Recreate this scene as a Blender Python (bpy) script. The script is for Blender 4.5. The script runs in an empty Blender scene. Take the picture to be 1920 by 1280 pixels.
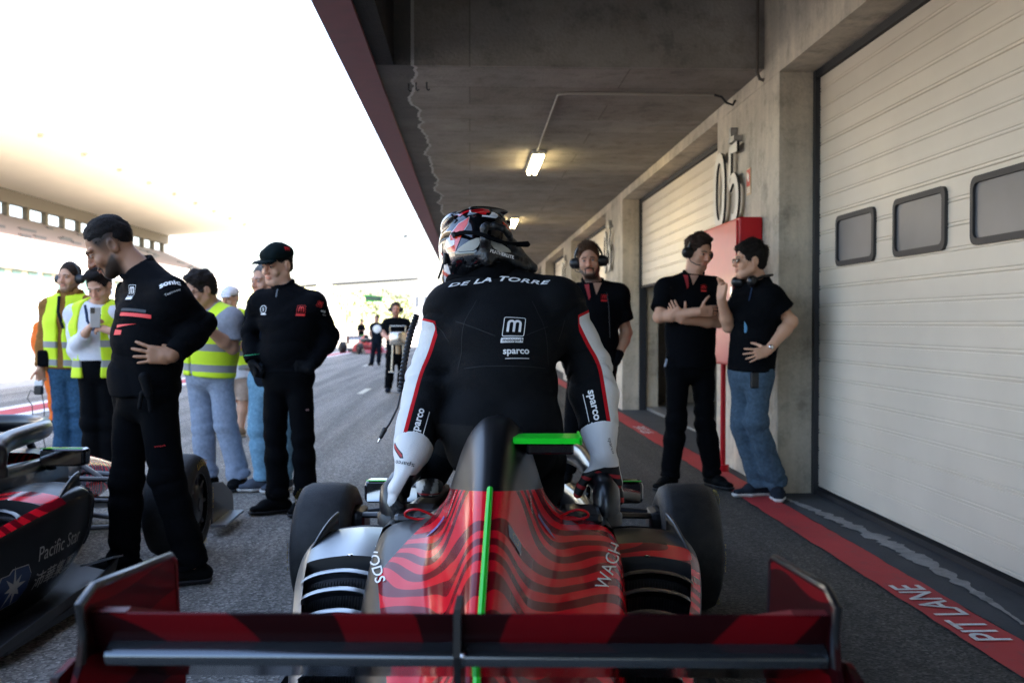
import bpy, bmesh, math, random
import numpy as np
from mathutils import Vector, Matrix
from mathutils.bvhtree import BVHTree
R = math.radians
rng = np.random.RandomState(7)
random.seed(7)
S = bpy.context.scene
COL = S.collection

# ------------------------------------------------------------------ camera
FPX, CAMH = 1867.0, 1.22
YAW, PITCH = R(2.42), R(1.04)
cam_d = bpy.data.cameras.new('camera'); cam = bpy.data.objects.new('camera', cam_d); COL.objects.link(cam)
cam.location = (0, 0, CAMH)
cam.rotation_euler = (R(90) - PITCH, 0, -YAW)
cam_d.sensor_width = 36.0; cam_d.lens = 36.0 * FPX / 1920
cam_d.clip_start = 0.05; cam_d.clip_end = 3000
cam_d.dof.use_dof = True; cam_d.dof.focus_distance = 3.0; cam_d.dof.aperture_fstop = 4.5
S.camera = cam
CM = Matrix.Translation(cam.location) @ cam.rotation_euler.to_matrix().to_4x4()

def ray(px, py):
    d = CM.to_3x3() @ Vector(((px - 960) / FPX, -(py - 640) / FPX, -1.0))
    return d
def at(px, py, Y):
    d = ray(px, py)
    t = Y / d.y
    return Vector((d.x * t, Y, CAMH + d.z * t))

# ------------------------------------------------------------------ world, sun, exposure
SUN_EL, SUN_AZ = R(38), R(78)          # azimuth from +Y towards +X
w = bpy.data.worlds.new('World'); S.world = w; w.use_nodes = True
nt = w.node_tree; bg = nt.nodes['Background']
sky = nt.nodes.new('ShaderNodeTexSky'); sky.sky_type = 'NISHITA'; sky.sun_disc = False
sky.sun_elevation = SUN_EL; sky.sun_rotation = SUN_AZ
sky.air_density = 0.9; sky.dust_density = 4.0; sky.ozone_density = 1.0
nt.links.new(sky.outputs[0], bg.inputs[0]); bg.inputs[1].default_value = 0.15
sun_d = bpy.data.lights.new('sun', 'SUN'); sun_d.energy = 5.0; sun_d.angle = R(0.5); sun_d.color = (1.0, 0.92, 0.8)
sun = bpy.data.objects.new('sun', sun_d); COL.objects.link(sun)
sv = Vector((math.sin(SUN_AZ) * math.cos(SUN_EL), math.cos(SUN_AZ) * math.cos(SUN_EL), math.sin(SUN_EL)))
sun.rotation_euler = sv.to_track_quat('Z', 'Y').to_euler()
vs = S.view_settings; vs.view_transform = 'Standard'; vs.look = 'None'; vs.gamma = 1.0; vs.exposure = 3.0
S.cycles.max_bounces = 8; S.cycles.diffuse_bounces = 5; S.cycles.glossy_bounces = 4
S.cycles.sample_clamp_indirect = 8.0
try: S.cycles.use_denoising = True; S.cycles.denoising_input_passes = 'RGB_ALBEDO_NORMAL'; S.cycles.denoising_prefilter = 'NONE'
except Exception: pass

# ------------------------------------------------------------------ materials
def nodes(m): return m.node_tree.nodes, m.node_tree.links
MATS = {}
def mat(name, col=(.5, .5, .5), rough=.6, metal=0., coat=0., spec=.5, var=0., vscale=8., bump=0., bscale=60., sss=0., emit=None, attr=None, alpha=None, sheen=0.):
    """Principled material: colour with low-frequency variation and fine bump in object space."""
    if name in MATS: return MATS[name]
    m = bpy.data.materials.new(name); m.use_nodes = True; MATS[name] = m
    N, L = nodes(m); p = N['Principled BSDF']
    p.inputs['Base Color'].default_value = (*col, 1); p.inputs['Roughness'].default_value = rough
    p.inputs['Metallic'].default_value = metal; p.inputs['Coat Weight'].default_value = coat
    p.inputs['Coat Roughness'].default_value = .05
    p.inputs['Specular IOR Level'].default_value = spec
    if sheen: p.inputs['Sheen Weight'].default_value = sheen
    if sss:
        p.inputs['Subsurface Weight'].default_value = sss
        p.inputs['Subsurface Radius'].default_value = (.012, .005, .003)
        p.inputs['Subsurface Scale'].default_value = 1.0
    if emit: 
        p.inputs['Emission Color'].default_value = (*emit[0], 1); p.inputs['Emission Strength'].default_value = emit[1]
    tc = N.new('ShaderNodeTexCoord')
    src = None
    if attr:
        a = N.new('ShaderNodeAttribute'); a.attribute_name = attr; src = a.outputs['Color']
    if var:
        n = N.new('ShaderNodeTexNoise'); n.inputs['Scale'].default_value = vscale; n.inputs['Detail'].default_value = 6
        L.new(tc.outputs['Object'], n.inputs['Vector'])
        mr = N.new('ShaderNodeMapRange'); mr.inputs[1].default_value = .3; mr.inputs[2].default_value = .7
        mr.inputs[3].default_value = 1 - var; mr.inputs[4].default_value = 1 + var
        L.new(n.outputs[0], mr.inputs[0])
        hs = N.new('ShaderNodeHueSaturation'); hs.inputs['Color'].default_value = (*col, 1)
        if src: L.new(src, hs.inputs['Color'])
        L.new(mr.outputs[0], hs.inputs['Value']); src = hs.outputs[0]
    if src: L.new(src, p.inputs['Base Color'])
    if bump:
        n2 = N.new('ShaderNodeTexNoise'); n2.inputs['Scale'].default_value = bscale; n2.inputs['Detail'].default_value = 4
        L.new(tc.outputs['Object'], n2.inputs['Vector'])
        b = N.new('ShaderNodeBump'); b.inputs['Strength'].default_value = bump; b.inputs['Distance'].default_value = .01
        L.new(n2.outputs[0], b.inputs['Height']); L.new(b.outputs[0], p.inputs['Normal'])
    return m

def math_node(N, L, op, a, b=None, c=None):
    n = N.new('ShaderNodeMath'); n.operation = op
    for i, x in enumerate((a, b, c)):
        if x is None: continue
        if isinstance(x, (int, float)): n.inputs[i].default_value = x
        else: L.new(x, n.inputs[i])
    return n.outputs[0]
def mix_node(N, L, f, a, b):
    n = N.new('ShaderNodeMix'); n.data_type = 'RGBA'
    if isinstance(f, (int, float)): n.inputs[0].default_value = f
    else: L.new(f, n.inputs[0])
    for i, x in ((6, a), (7, b)):
        if isinstance(x, tuple): n.inputs[i].default_value = (*x, 1)
        else: L.new(x, n.inputs[i])
    return n.outputs[2]

def banded(name, base, bands, rough=.6, coat=0., spec=.5, metal=0., bump=0., bscale=60., attr='paint', sheen=0.):
    """One colour per band of a painted mask: attribute value above t -> colour (bands in rising order)."""
    if name in MATS: return MATS[name]
    m = mat(name, base, rough, metal, coat, spec, bump=bump, bscale=bscale, sheen=sheen); N, L = nodes(m); p = N['Principled BSDF']
    a = N.new('ShaderNodeAttribute'); a.attribute_name = attr
    cur = base
    for t, c in bands:
        cur = mix_node(N, L, math_node(N, L, 'GREATER_THAN', a.outputs['Fac'], t), cur, c)
    L.new(cur, p.inputs['Base Color'])
    return m

# ------------------------------------------------------------------ object helpers
def link(o, parent=None):
    COL.objects.link(o)
    if parent is not None: o.parent = parent
    return o
def mesh_obj(name, verts, faces, m=None, parent=None, smooth=False, loc=None):
    me = bpy.data.meshes.new(name)
    v = np.asarray(verts, dtype=np.float32).reshape(-1, 3)
    if isinstance(faces, np.ndarray):
        k = faces.shape[1]; nf = len(faces)
        me.vertices.add(len(v)); me.vertices.foreach_set('co', v.ravel())
        me.loops.add(nf * k); me.loops.foreach_set('vertex_index', faces.astype(np.int32).ravel())
        me.polygons.add(nf); me.polygons.foreach_set('loop_start', np.arange(0, nf * k, k, dtype=np.int32))
        try: me.polygons.foreach_set('loop_total', np.full(nf, k, dtype=np.int32))
        except Exception: pass
        me.update(calc_edges=True); me.validate()
    else:
        me.from_pydata(v.tolist(), [], [list(f) for f in faces])
    if smooth: me.polygons.foreach_set('use_smooth', np.ones(len(me.polygons), dtype=bool))
    me.update()
    ms = m if isinstance(m, (list, tuple)) else [m]
    for x in ms:
        if x is not None: me.materials.append(x)
    o = bpy.data.objects.new(name, me); link(o, parent)
    if loc is not None: o.location = loc
    return o
def tag(o, label, cat, group=None, kind=None):
    if label: o['label'] = label
    if cat: o['category'] = cat
    if group: o['group'] = group
    if kind: o['kind'] = kind
    return o
def thing(name, label, cat, loc=(0, 0, 0), rz=0., group=None):
    o = bpy.data.objects.new(name, None); link(o); o.location = loc; o.rotation_euler = (0, 0, rz)
    o.empty_display_size = .2
    return tag(o, label, cat, group)
def set_attr(o, name, vals):
    a = o.data.attributes.new(name, 'FLOAT', 'POINT'); a.data.foreach_set('value', np.asarray(vals, np.float32))
def set_col(o, name, cols):
    c = np.ones((len(cols), 4), np.float32); c[:, :3] = cols
    a = o.data.attributes.new(name, 'FLOAT_COLOR', 'POINT'); a.data.foreach_set('color', c.ravel())

class MB:
    """Collects shapes into one mesh."""
    def __init__(s): s.v = []; s.f = []
    def add(s, v, f):
        o = len(s.v); s.v += [tuple(x) for x in v]; s.f += [tuple(i + o for i in q) for q in f]; return s
    def box(s, x0, x1, y0, y1, z0, z1, bev=0.):
        if bev <= 0:
            v = [(x0,y0,z0),(x1,y0,z0),(x1,y1,z0),(x0,y1,z0),(x0,y0,z1),(x1,y0,z1),(x1,y1,z1),(x0,y1,z1)]
            return s.add(v, [(0,3,2,1),(4,5,6,7),(0,1,5,4),(1,2,6,5),(2,3,7,6),(3,0,4,7)])
        bm = bmesh.new(); bmesh.ops.create_cube(bm, size=1)
        for q in bm.verts: q.co = Vector(((x0+x1)/2 + q.co.x*(x1-x0), (y0+y1)/2 + q.co.y*(y1-y0), (z0+z1)/2 + q.co.z*(z1-z0)))
        bmesh.ops.bevel(bm, geom=bm.edges[:], offset=bev, segments=2, affect='EDGES', profile=.5)
        return s.addbm(bm)
    def addbm(s, bm):
        bm.verts.index_update()
        s.add([v.co[:] for v in bm.verts], [[v.index for v in f.verts] for f in bm.faces]); bm.free(); return s
    def tube(s, pts, r, n=10, closed=False, sx=1., cap=True):
        """Tube along a polyline; r a number or one per point."""
        P = [Vector(p) for p in pts]; m = len(P); rs = r if isinstance(r, (list, tuple)) else [r]*m
        base = len(s.v); up = None; V = []; F = []
        for i in range(m):
            if closed: t = P[(i+1) % m] - P[i-1]
            else: t = P[min(i+1, m-1)] - P[max(i-1, 0)]
            t.normalize()
            if up is None:
                up = Vector((0,0,1)) if abs(t.z) < .9 else Vector((1,0,0))
            a = t.cross(up)
            if a.length < 1e-4: a = t.orthogonal()
            a.normalize(); up = a.cross(t).normalized()
            for k in range(n):
                th = 2*math.pi*k/n
                V.append(P[i] + a*math.cos(th)*rs[i]*sx + up*math.sin(th)*rs[i])
        for i in range(m if closed else m-1):
            j = (i+1) % m
            for k in range(n):
                F.append((i*n+k, i*n+(k+1) % n, j*n+(k+1) % n, j*n+k))
        if not closed and cap: F.append(tuple(range(n-1, -1, -1))); F.append(tuple((m-1)*n+k for k in range(n)))
        return s.add(V, F)
    def lathe(s, prof, c=(0,0,0), axis='x', n=40, a0=0., a1=2*math.pi):
        """prof: (along axis, radius)"""
        V = []; F = []; full = abs(a1 - a0 - 2*math.pi) < 1e-6; nn = n if full else n+1
        for (t, r) in prof:
            for k in range(nn):
                th = a0 + (a1-a0)*k/n; p, q = r*math.cos(th), r*math.sin(th)
                V.append({'x': (c[0]+t, c[1]+p, c[2]+q), 'y': (c[0]+p, c[1]+t, c[2]+q), 'z': (c[0]+p, c[1]+q, c[2]+t)}[axis])
        for i in range(len(prof)-1):
            for k in range(n if full else n):
                k2 = (k+1) % nn
                F.append((i*nn+k, i*nn+k2, (i+1)*nn+k2, (i+1)*nn+k))
        return s.add(V, F)
    def extrude(s, poly, axis, a, b):
        """poly: 2D outline, extruded along axis from a to b. x:(y,z) y:(x,z) z:(x,y)"""
        n = len(poly); V = []
        for t in (a, b):
            for (p, q) in poly:
                V.append({'x': (t, p, q), 'y': (p, t, q), 'z': (p, q, t)}[axis])
        F = [tuple(range(n)), tuple(range(2*n-1, n-1, -1))] + [(i, i+n, (i+1) % n + n, (i+1) % n) for i in range(n)]
        return s.add(V, F)
    def build(s, name, m, parent=None, smooth=False, loc=None, fix=True, crease=40):
        o = mesh_obj(name, s.v, s.f, m, parent, False, loc)
        if fix:
            bm = bmesh.new(); bm.from_mesh(o.data); bmesh.ops.recalc_face_normals(bm, faces=bm.faces[:]); bm.to_mesh(o.data); bm.free()
        if smooth:
            o.data.polygons.foreach_set('use_smooth', np.ones(len(o.data.polygons), dtype=bool))
            try: o.data.set_sharp_from_angle(angle=R(crease))
            except Exception: pass
        return o

# ------------------------------------------------------------------ 2D lettering
def text2d(txt, size, bold=0., shear=0., width=1., res=3, space=1.):
    c = bpy.data.curves.new('t', 'FONT'); c.body = txt; c.size = 1.; c.offset = bold; c.shear = shear; c.space_character = space
    c.align_x = 'CENTER'; c.align_y = 'CENTER'; c.fill_mode = 'BOTH'; c.resolution_u = res
    o = bpy.data.objects.new('t', c); COL.objects.link(o)
    me = bpy.data.meshes.new_from_object(o.evaluated_get(bpy.context.evaluated_depsgraph_get()))
    COL.objects.unlink(o); bpy.data.objects.remove(o); bpy.data.curves.remove(c)
    v = [(p.co.x*size*width, p.co.y*size) for p in me.vertices]; f = [tuple(p.vertices) for p in me.polygons]
    bpy.data.meshes.remove(me)
    if v:
        xs = [p[0] for p in v]; ys = [p[1] for p in v]; cx = (min(xs)+max(xs))/2; cy = (min(ys)+max(ys))/2
        v = [(a-cx, b-cy) for a, b in v]
    return v, f
def join2d(*parts):
    V, F = [], []
    for (v, f) in parts:
        o = len(V); V += v; F += [tuple(i+o for i in q) for q in f]
    return V, F
def move2d(sh, dx=0., dy=0., rot=0., sc=1.):
    c, s_ = math.cos(rot), math.sin(rot)
    return [(dx+sc*(x*c-y*s_), dy+sc*(x*s_+y*c)) for x, y in sh[0]], sh[1]
def rrect(w, h, r, n=5, shear=0.):
    P = []
    for cx, cy, a in ((w/2-r, h/2-r, 0), (-w/2+r, h/2-r, 90), (-w/2+r, -h/2+r, 180), (w/2-r, -h/2+r, 270)):
        for k in range(n+1):
            t = R(a+90*k/n); x, y = cx+r*math.cos(t), cy+r*math.sin(t); P.append((x+shear*y, y))
    return P
def poly2d(P): return list(P), [tuple(range(len(P)))]
def frame2d(w, h, r, t, shear=0.):
    a = rrect(w, h, r, 5, shear); b = rrect(w-2*t, h-2*t, max(r-t, .001), 5, shear); n = len(a)
    return a+b, [(i, (i+1) % n, (i+1) % n+n, i+n) for i in range(n)]
def stroke2d(pts, t):
    V = []; F = []
    for i, p in enumerate(pts):
        a = Vector(pts[max(i-1, 0)]); b = Vector(pts[min(i+1, len(pts)-1)]); d = (b-a).normalized(); nrm = Vector((-d.y, d.x))*t/2
        V += [(p[0]+nrm.x, p[1]+nrm.y), (p[0]-nrm.x, p[1]-nrm.y)]
        if i: F.append((2*i-2, 2*i-1, 2*i+1, 2*i))
    return V, F
def m_logo(h, bar=True):
    """slanted square frame, a round-shouldered m and a bar under it"""
    sh = .16; w = h*.98
    def arch(x0, x1, y0, y1):
        r = (x1-x0)/2; pts = [(x0, y0)] + [((x0+x1)/2 - r*math.cos(R(a)), y1-r+r*math.sin(R(a))) for a in range(0, 181, 20)] + [(x1, y0)]
        return [(x+sh*y, y) for x, y in pts]
    s1 = stroke2d(arch(-.27*w, .0, -.26*h, .26*h), .11*h); s2 = stroke2d(arch(.0, .27*w, -.26*h, .26*h), .11*h)
    parts = [frame2d(w, h*.92, .09*h, .035*h, sh), s1, s2]
    if bar: parts.append(move2d(poly2d(rrect(w, .22*h, .03*h, 3, sh)), -.11*h, -.62*h))
    return join2d(*parts)

def bvh_of(objs):
    V, F = [], []
    for o in objs:
        M = o.matrix_world if o.parent is None else (Matrix.Translation(o.parent.location) @ o.parent.rotation_euler.to_matrix().to_4x4() @ Matrix.Translation(o.location))
        n = len(V); V += [M @ v.co for v in o.data.vertices]; F += [tuple(i+n for i in p.vertices) for p in o.data.polygons]
    return BVHTree.FromPolygons(V, F), V

def decal(name, shape, target, px, py, m, up=(0, 0, 1), off=.0025, parent=None, nrm=None, label=None, rot=0., maxe=.012, bvh=None):
    """Lay a flat shape (metres) onto a surface: centre where the line of sight through (px,py) meets it."""
    if bvh is None: bvh, _ = bvh_of([target])
    hit, n, _, _ = bvh.ray_cast(cam.location, ray(px, py).normalized())
    if hit is None: print('DECAL MISS', name, px, py); return None
    if n.dot(ray(px, py)) > 0: n = -n
    acc = Vector((0,0,0)); 
    for dx in (-10, 0, 10):
        for dy in (-10, 0, 10):
            h2, n2, _, _ = bvh.ray_cast(cam.location, ray(px+dx, py+dy).normalized())
            if h2 is not None and (h2-hit).length < .15: acc += n2 if n2.dot(ray(px, py)) < 0 else -n2
    n = Vector(nrm).normalized() if nrm else (acc.normalized() if acc.length > 0 else n)
    ey = Vector(up); ey = (ey - n*ey.dot(n)).normalized(); ex = ey.cross(n)
    if rot: ex, ey = ex*math.cos(rot)+ey*math.sin(rot), ey*math.cos(rot)-ex*math.sin(rot)
    bm = bmesh.new(); vs_ = [bm.verts.new((x, y, 0)) for x, y in shape[0]]
    for f in shape[1]:
        try: bm.faces.new([vs_[i] for i in f])
        except Exception: pass
    bmesh.ops.triangulate(bm, faces=bm.faces[:])
    for _ in range(5):
        le = [e for e in bm.edges if e.calc_length() > maxe]
        if not le: break
        bmesh.ops.subdivide_edges(bm, edges=le, cuts=1); bmesh.ops.triangulate(bm, faces=[f for f in bm.faces if len(f.verts) > 3])
    tgt = parent if parent is not None else target
    root = tgt
    T = Vector((0,0,0))
    Minv = Matrix.Identity(4)
    chain = []
    while root is not None: chain.append(root); root = root.parent
    M = Matrix.Identity(4)
    for o in reversed(chain): M = M @ (Matrix.Translation(o.location) @ o.rotation_euler.to_matrix().to_4x4())
    Minv = M.inverted()
    last = .0
    for v in bm.verts:
        p = hit + ex*v.co.x + ey*v.co.y
        h2, n2, _, _ = bvh.ray_cast(p + n*.12, -n, .3)
        if h2 is None: q = p + n*(off+last)
        else:
            q = h2 + n*off; last = (h2-p).dot(n)
        v.co = Minv @ q
    me = bpy.data.meshes.new(name); bmesh.ops.recalc_face_normals(bm, faces=bm.faces[:]); bm.to_mesh(me); bm.free()
    if m: me.materials.append(m)
    o = bpy.data.objects.new(name, me); link(o, tgt)
    if label: o['label'] = label
    return o

def decal_px(name, polys, target, m, off=.002, bvh=None, px_step=3., label=None):
    """Flat coloured patches whose outlines are sight lines onto the surface; they become thin geometry on it."""
    if bvh is None: bvh, _ = bvh_of([target])
    bm = bmesh.new()
    for P in polys:
        vs_ = [bm.verts.new((x, y, 0)) for x, y in P]
        try: bm.faces.new(vs_)
        except Exception: pass
    bmesh.ops.triangulate(bm, faces=bm.faces[:])
    for _ in range(6):
        le = [e for e in bm.edges if e.calc_length() > px_step]
        if not le: break
        bmesh.ops.subdivide_edges(bm, edges=le, cuts=1); bmesh.ops.triangulate(bm, faces=[f for f in bm.faces if len(f.verts) > 3])
    M = Matrix.Identity(4); chain = []; o = target
    while o is not None: chain.append(o); o = o.parent
    for o in reversed(chain): M = M @ (Matrix.Translation(o.location) @ o.rotation_euler.to_matrix().to_4x4())
    Mi = M.inverted(); bad = []
    for v in bm.verts:
        d = ray(v.co.x, v.co.y).normalized(); h, n, _, _ = bvh.ray_cast(cam.location, d)
        if h is None: bad.append(v); continue
        if n.dot(d) > 0: n = -n
        v.co = Mi @ (h+n*off)
    if bad: bmesh.ops.delete(bm, geom=bad, context='VERTS')
    me = bpy.data.meshes.new(name); bm.to_mesh(me); bm.free(); me.materials.append(m)
    o = bpy.data.objects.new(name, me); link(o, target)
    if label: o['label'] = label
    return o

# ------------------------------------------------------------------ implicit surfaces for bodies and cloth
def V3(p): return np.array(p, np.float32)
def unit(v): v = np.asarray(v, float); return v/max(np.linalg.norm(v), 1e-9)
class SDF:
    def __init__(s): s.ops = []
    def _a(s, fn, lo, hi, k, op): s.ops.append((fn, np.asarray(lo, float)-k-.03, np.asarray(hi, float)+k+.03, k, op)); return s
    def cone(s, a, b, r0, r1, k=.02, op='u'):
        a, b = V3(a), V3(b); ba = b-a; L2 = max(float(ba @ ba), 1e-9)
        def fn(P):
            q = P-a; t = np.clip(q @ ba/L2, 0, 1); q = q - t[..., None]*ba
            return np.sqrt((q*q).sum(-1)) - (r0+(r1-r0)*t)
        m = max(r0, r1); return s._a(fn, np.minimum(a, b)-m, np.maximum(a, b)+m, k, op)
    def ell(s, a, b, e0, e1, side, k=.03, op='u', flat=False):
        """elliptical limb: e=(half width along side, half depth)"""
        a, b = V3(a), V3(b); ba = b-a; L = max(float(np.linalg.norm(ba)), 1e-6); d = ba/L
        x = V3(side) - d*float(V3(side) @ d); x /= np.linalg.norm(x); y = np.cross(d, x)
        def fn(P):
            q = P-a; tl = q @ d; t = np.clip(tl/L, 0, 1)
            A = e0[0]+(e1[0]-e0[0])*t; B = e0[1]+(e1[1]-e0[1])*t; mn = np.minimum(A, B)
            ex = (q @ x)/A; ey = (q @ y)/B; over = tl - np.clip(tl, 0, L)
            if flat:
                r = (np.sqrt(ex*ex+ey*ey)-1)*mn; return np.maximum(r, np.abs(over) - 0.0 + np.where(over != 0, 0, -np.minimum(tl, L-tl)))
            return (np.sqrt(ex*ex+ey*ey+(over/mn)**2)-1)*mn
        m = max(*e0, *e1); return s._a(fn, np.minimum(a, b)-m, np.maximum(a, b)+m, k, op)
    def blob(s, c, rad, M=None, k=.02, op='u'):
        c = V3(c); rad = V3(rad); M = np.eye(3, dtype=np.float32) if M is None else np.asarray(M, np.float32); mn = float(rad.min())
        def fn(P):
            q = ((P-c) @ M)/rad; l = np.sqrt((q*q).sum(-1)); g = np.sqrt(((q/rad)**2).sum(-1))
            return l*(l-1)/np.maximum(g, 1e-6)
        m = float(rad.max()); return s._a(fn, c-m, c+m, k, op)
    def box(s, c, half, M=None, r=.01, k=.01, op='u'):
        c = V3(c); half = V3(half)-r; M = np.eye(3, dtype=np.float32) if M is None else np.asarray(M, np.float32)
        def fn(P):
            q = np.abs((P-c) @ M)-half; return np.sqrt((np.maximum(q, 0)**2).sum(-1)) + np.minimum(q.max(-1), 0) - r
        m = float(np.linalg.norm(half))+r; return s._a(fn, c-m, c+m, k, op)
    def cut(s, p, n, k=.004, lo=None, hi=None):
        """remove the side the normal points to"""
        p, n = V3(p), V3(unit(n))
        def fn(P): return (P-p) @ (-n)
        s.ops.append((fn, np.full(3, -1e3) if lo is None else np.asarray(lo), np.full(3, 1e3) if hi is None else np.asarray(hi), k, 's')); return s
    def bounds(s):
        u = [o for o in s.ops if o[4] == 'u']
        return np.min([o[1] for o in u], 0), np.max([o[2] for o in u], 0)
    def mesh(s, h, fine=(), disp=None, lo=None, hi=None):
        l, u = s.bounds()
        if lo is not None: l = np.maximum(l, lo)
        if hi is not None: u = np.minimum(u, hi)
        ax = []
        for d in range(3):
            c = [l[d]]
            while c[-1] < u[d]:
                st = h
                for (a, b, hf) in fine:
                    if a[d] <= c[-1] <= b[d]: st = min(st, hf)
                c.append(c[-1]+st)
            ax.append(np.array(c, np.float32))
        X, Y, Z = ax; D = np.full((len(X), len(Y), len(Z)), 1.0, np.float32)
        for (fn, a, b, k, op) in s.ops:
            i0, i1 = np.searchsorted(X, a[0]), np.searchsorted(X, b[0]); j0, j1 = np.searchsorted(Y, a[1]), np.searchsorted(Y, b[1]); k0, k1 = np.searchsorted(Z, a[2]), np.searchsorted(Z, b[2])
            if i1 <= i0 or j1 <= j0 or k1 <= k0: continue
            P = np.empty((i1-i0, j1-j0, k1-k0, 3), np.float32)
            P[..., 0] = X[i0:i1, None, None]; P[..., 1] = Y[None, j0:j1, None]; P[..., 2] = Z[None, None, k0:k1]
            d = fn(P).astype(np.float32); o = D[i0:i1, j0:j1, k0:k1]
            if op == 'u':
                t = np.clip(.5+.5*(o-d)/k, 0, 1); D[i0:i1, j0:j1, k0:k1] = o+(d-o)*t-k*t*(1-t)
            else:
                d = -d; t = np.clip(.5-.5*(o-d)/k, 0, 1); D[i0:i1, j0:j1, k0:k1] = o+(d-o)*t+k*t*(1-t)
        if disp is not None:
            I = np.nonzero(np.abs(D) < .035)
            P = np.stack([X[I[0]], Y[I[1]], Z[I[2]]], -1); D[I] += disp(P).astype(np.float32)
        return nets(D, X, Y, Z)
def nets(D, X, Y, Z):
    s = D < 0
    s8 = [s[i:s.shape[0]-1+i, j:s.shape[1]-1+j, k:s.shape[2]-1+k] for i in (0, 1) for j in (0, 1) for k in (0, 1)]
    al = s8[0].copy(); an = s8[0].copy()
    for q in s8[1:]: al &= q; an |= q
    act = an & ~al
    I, J, K = np.nonzero(act); n = len(I)
    cid = np.full(act.shape, -1, np.int32); cid[I, J, K] = np.arange(n)
    val = {}
    for a in (0, 1):
        for b in (0, 1):
            for c in (0, 1): val[a, b, c] = D[I+a, J+b, K+c]
    acc = np.zeros((n, 3), np.float32); cnt = np.zeros(n, np.float32)
    x0, x1, y0, y1, z0, z1 = X[I], X[I+1], Y[J], Y[J+1], Z[K], Z[K+1]
    def pos(c): return np.stack([x1 if c[0] else x0, y1 if c[1] else y0, z1 if c[2] else z0], -1)
    for ax_ in range(3):
        for p in ((0, 0), (0, 1), (1, 0), (1, 1)):
            c0 = list(p); c0.insert(ax_, 0); c1 = list(p); c1.insert(ax_, 1); c0, c1 = tuple(c0), tuple(c1)
            a, b = val[c0], val[c1]; m = (a < 0) != (b < 0)
            t = np.where(m, a/np.where(m, a-b, 1), 0)[:, None]
            acc += np.where(m[:, None], pos(c0)*(1-t)+pos(c1)*t, 0); cnt += m
    V = acc/cnt[:, None]
    F = []
    for ax_ in range(3):
        sl0 = [slice(None)]*3; sl1 = [slice(None)]*3; sl0[ax_] = slice(0, -1); sl1[ax_] = slice(1, None)
        A, B = s[tuple(sl0)], s[tuple(sl1)]
        e = np.argwhere(A != B); o1, o2 = [(1, 2), (2, 0), (0, 1)][ax_]
        lim = np.array(act.shape); ok = (e[:, o1] > 0) & (e[:, o2] > 0) & (e[:, o1] < lim[o1]) & (e[:, o2] < lim[o2]) & (e[:, ax_] < lim[ax_])
        e = e[ok]; sg = A[tuple(e.T)]
        def c(d1, d2):
            q = e.copy(); q[:, o1] -= d1; q[:, o2] -= d2; return cid[tuple(q.T)]
        q = np.stack([c(1, 1), c(0, 1), c(0, 0), c(1, 0)], -1); q[~sg] = q[~sg][:, ::-1]
        F.append(q)
    F = np.concatenate(F); F = F[(F >= 0).all(1)]
    return V, F
def ring_folds(chains, amp, freq, bumps, seed=0, reach=.13):
    """gathered cloth: slanting ring creases round a limb, strongest near the given places along it"""
    r = np.random.RandomState(seed); ph = [r.uniform(0, 6.28, 3) for _ in chains]
    def fn(P):
        out = np.zeros(len(P))
        for (A, B, C), p in zip(chains, ph):
            best = np.full(len(P), 9.); tt = np.zeros(len(P)); ang = np.zeros(len(P))
            for (a, b, t0) in ((A, B, 0.), (B, C, 1.)):
                ba = b-a; t = np.clip(((P-a) @ ba)/(ba @ ba), 0, 1); q = P-a-t[:, None]*ba; d = np.sqrt((q*q).sum(1)); m = d < best
                u = np.cross(ba, [.3, .8, .5]); u /= np.linalg.norm(u); w_ = np.cross(ba, u); w_ /= np.linalg.norm(w_)
                best = np.where(m, d, best); tt = np.where(m, t0+t, tt); ang = np.where(m, np.arctan2(q @ w_, q @ u), ang)
            env = sum(a_*np.exp(-((tt-c_)/w2)**2) for c_, w2, a_ in bumps)*np.clip((reach-best)/.03, 0, 1)
            x = tt*freq+1.1*np.sin(ang+p[0])+.6*np.sin(2*ang+p[1]+tt*5)+.5*np.sin(tt*7+p[2])
            out += env*(np.abs(np.sin(x))**.7-.68)*-1.*(.55+.45*np.sin(ang*1.+p[1]+tt*6))
        return amp*out
    return fn
def folds(amp=.005, fx=9., fz=30., seed=0, ridge=True):
    r = np.random.RandomState(seed); W = [(r.uniform(-1, 1, 3)*np.array([fx, fx, fz*.3])+np.array([0, 0, fz])*r.uniform(.5, 1.2), r.uniform(0, 6.28)) for _ in range(4)]
    wa = [(r.uniform(-1, 1, 3)*9, r.uniform(0, 6.28)) for _ in range(3)]
    def fn(P):
        ph = sum(np.sin(P @ a+b) for a, b in wa)*1.1
        v = sum(.68-np.abs(np.sin(.5*(P @ k + p + ph*(.6+.3*i))))**.8 for i, (k, p) in enumerate(W))/1.8
        g = .5+.5*np.sin(P @ wa[0][0]*.6+wa[1][1])
        return amp*(v*1.3)*(.35+.9*g)
    return fn
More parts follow.
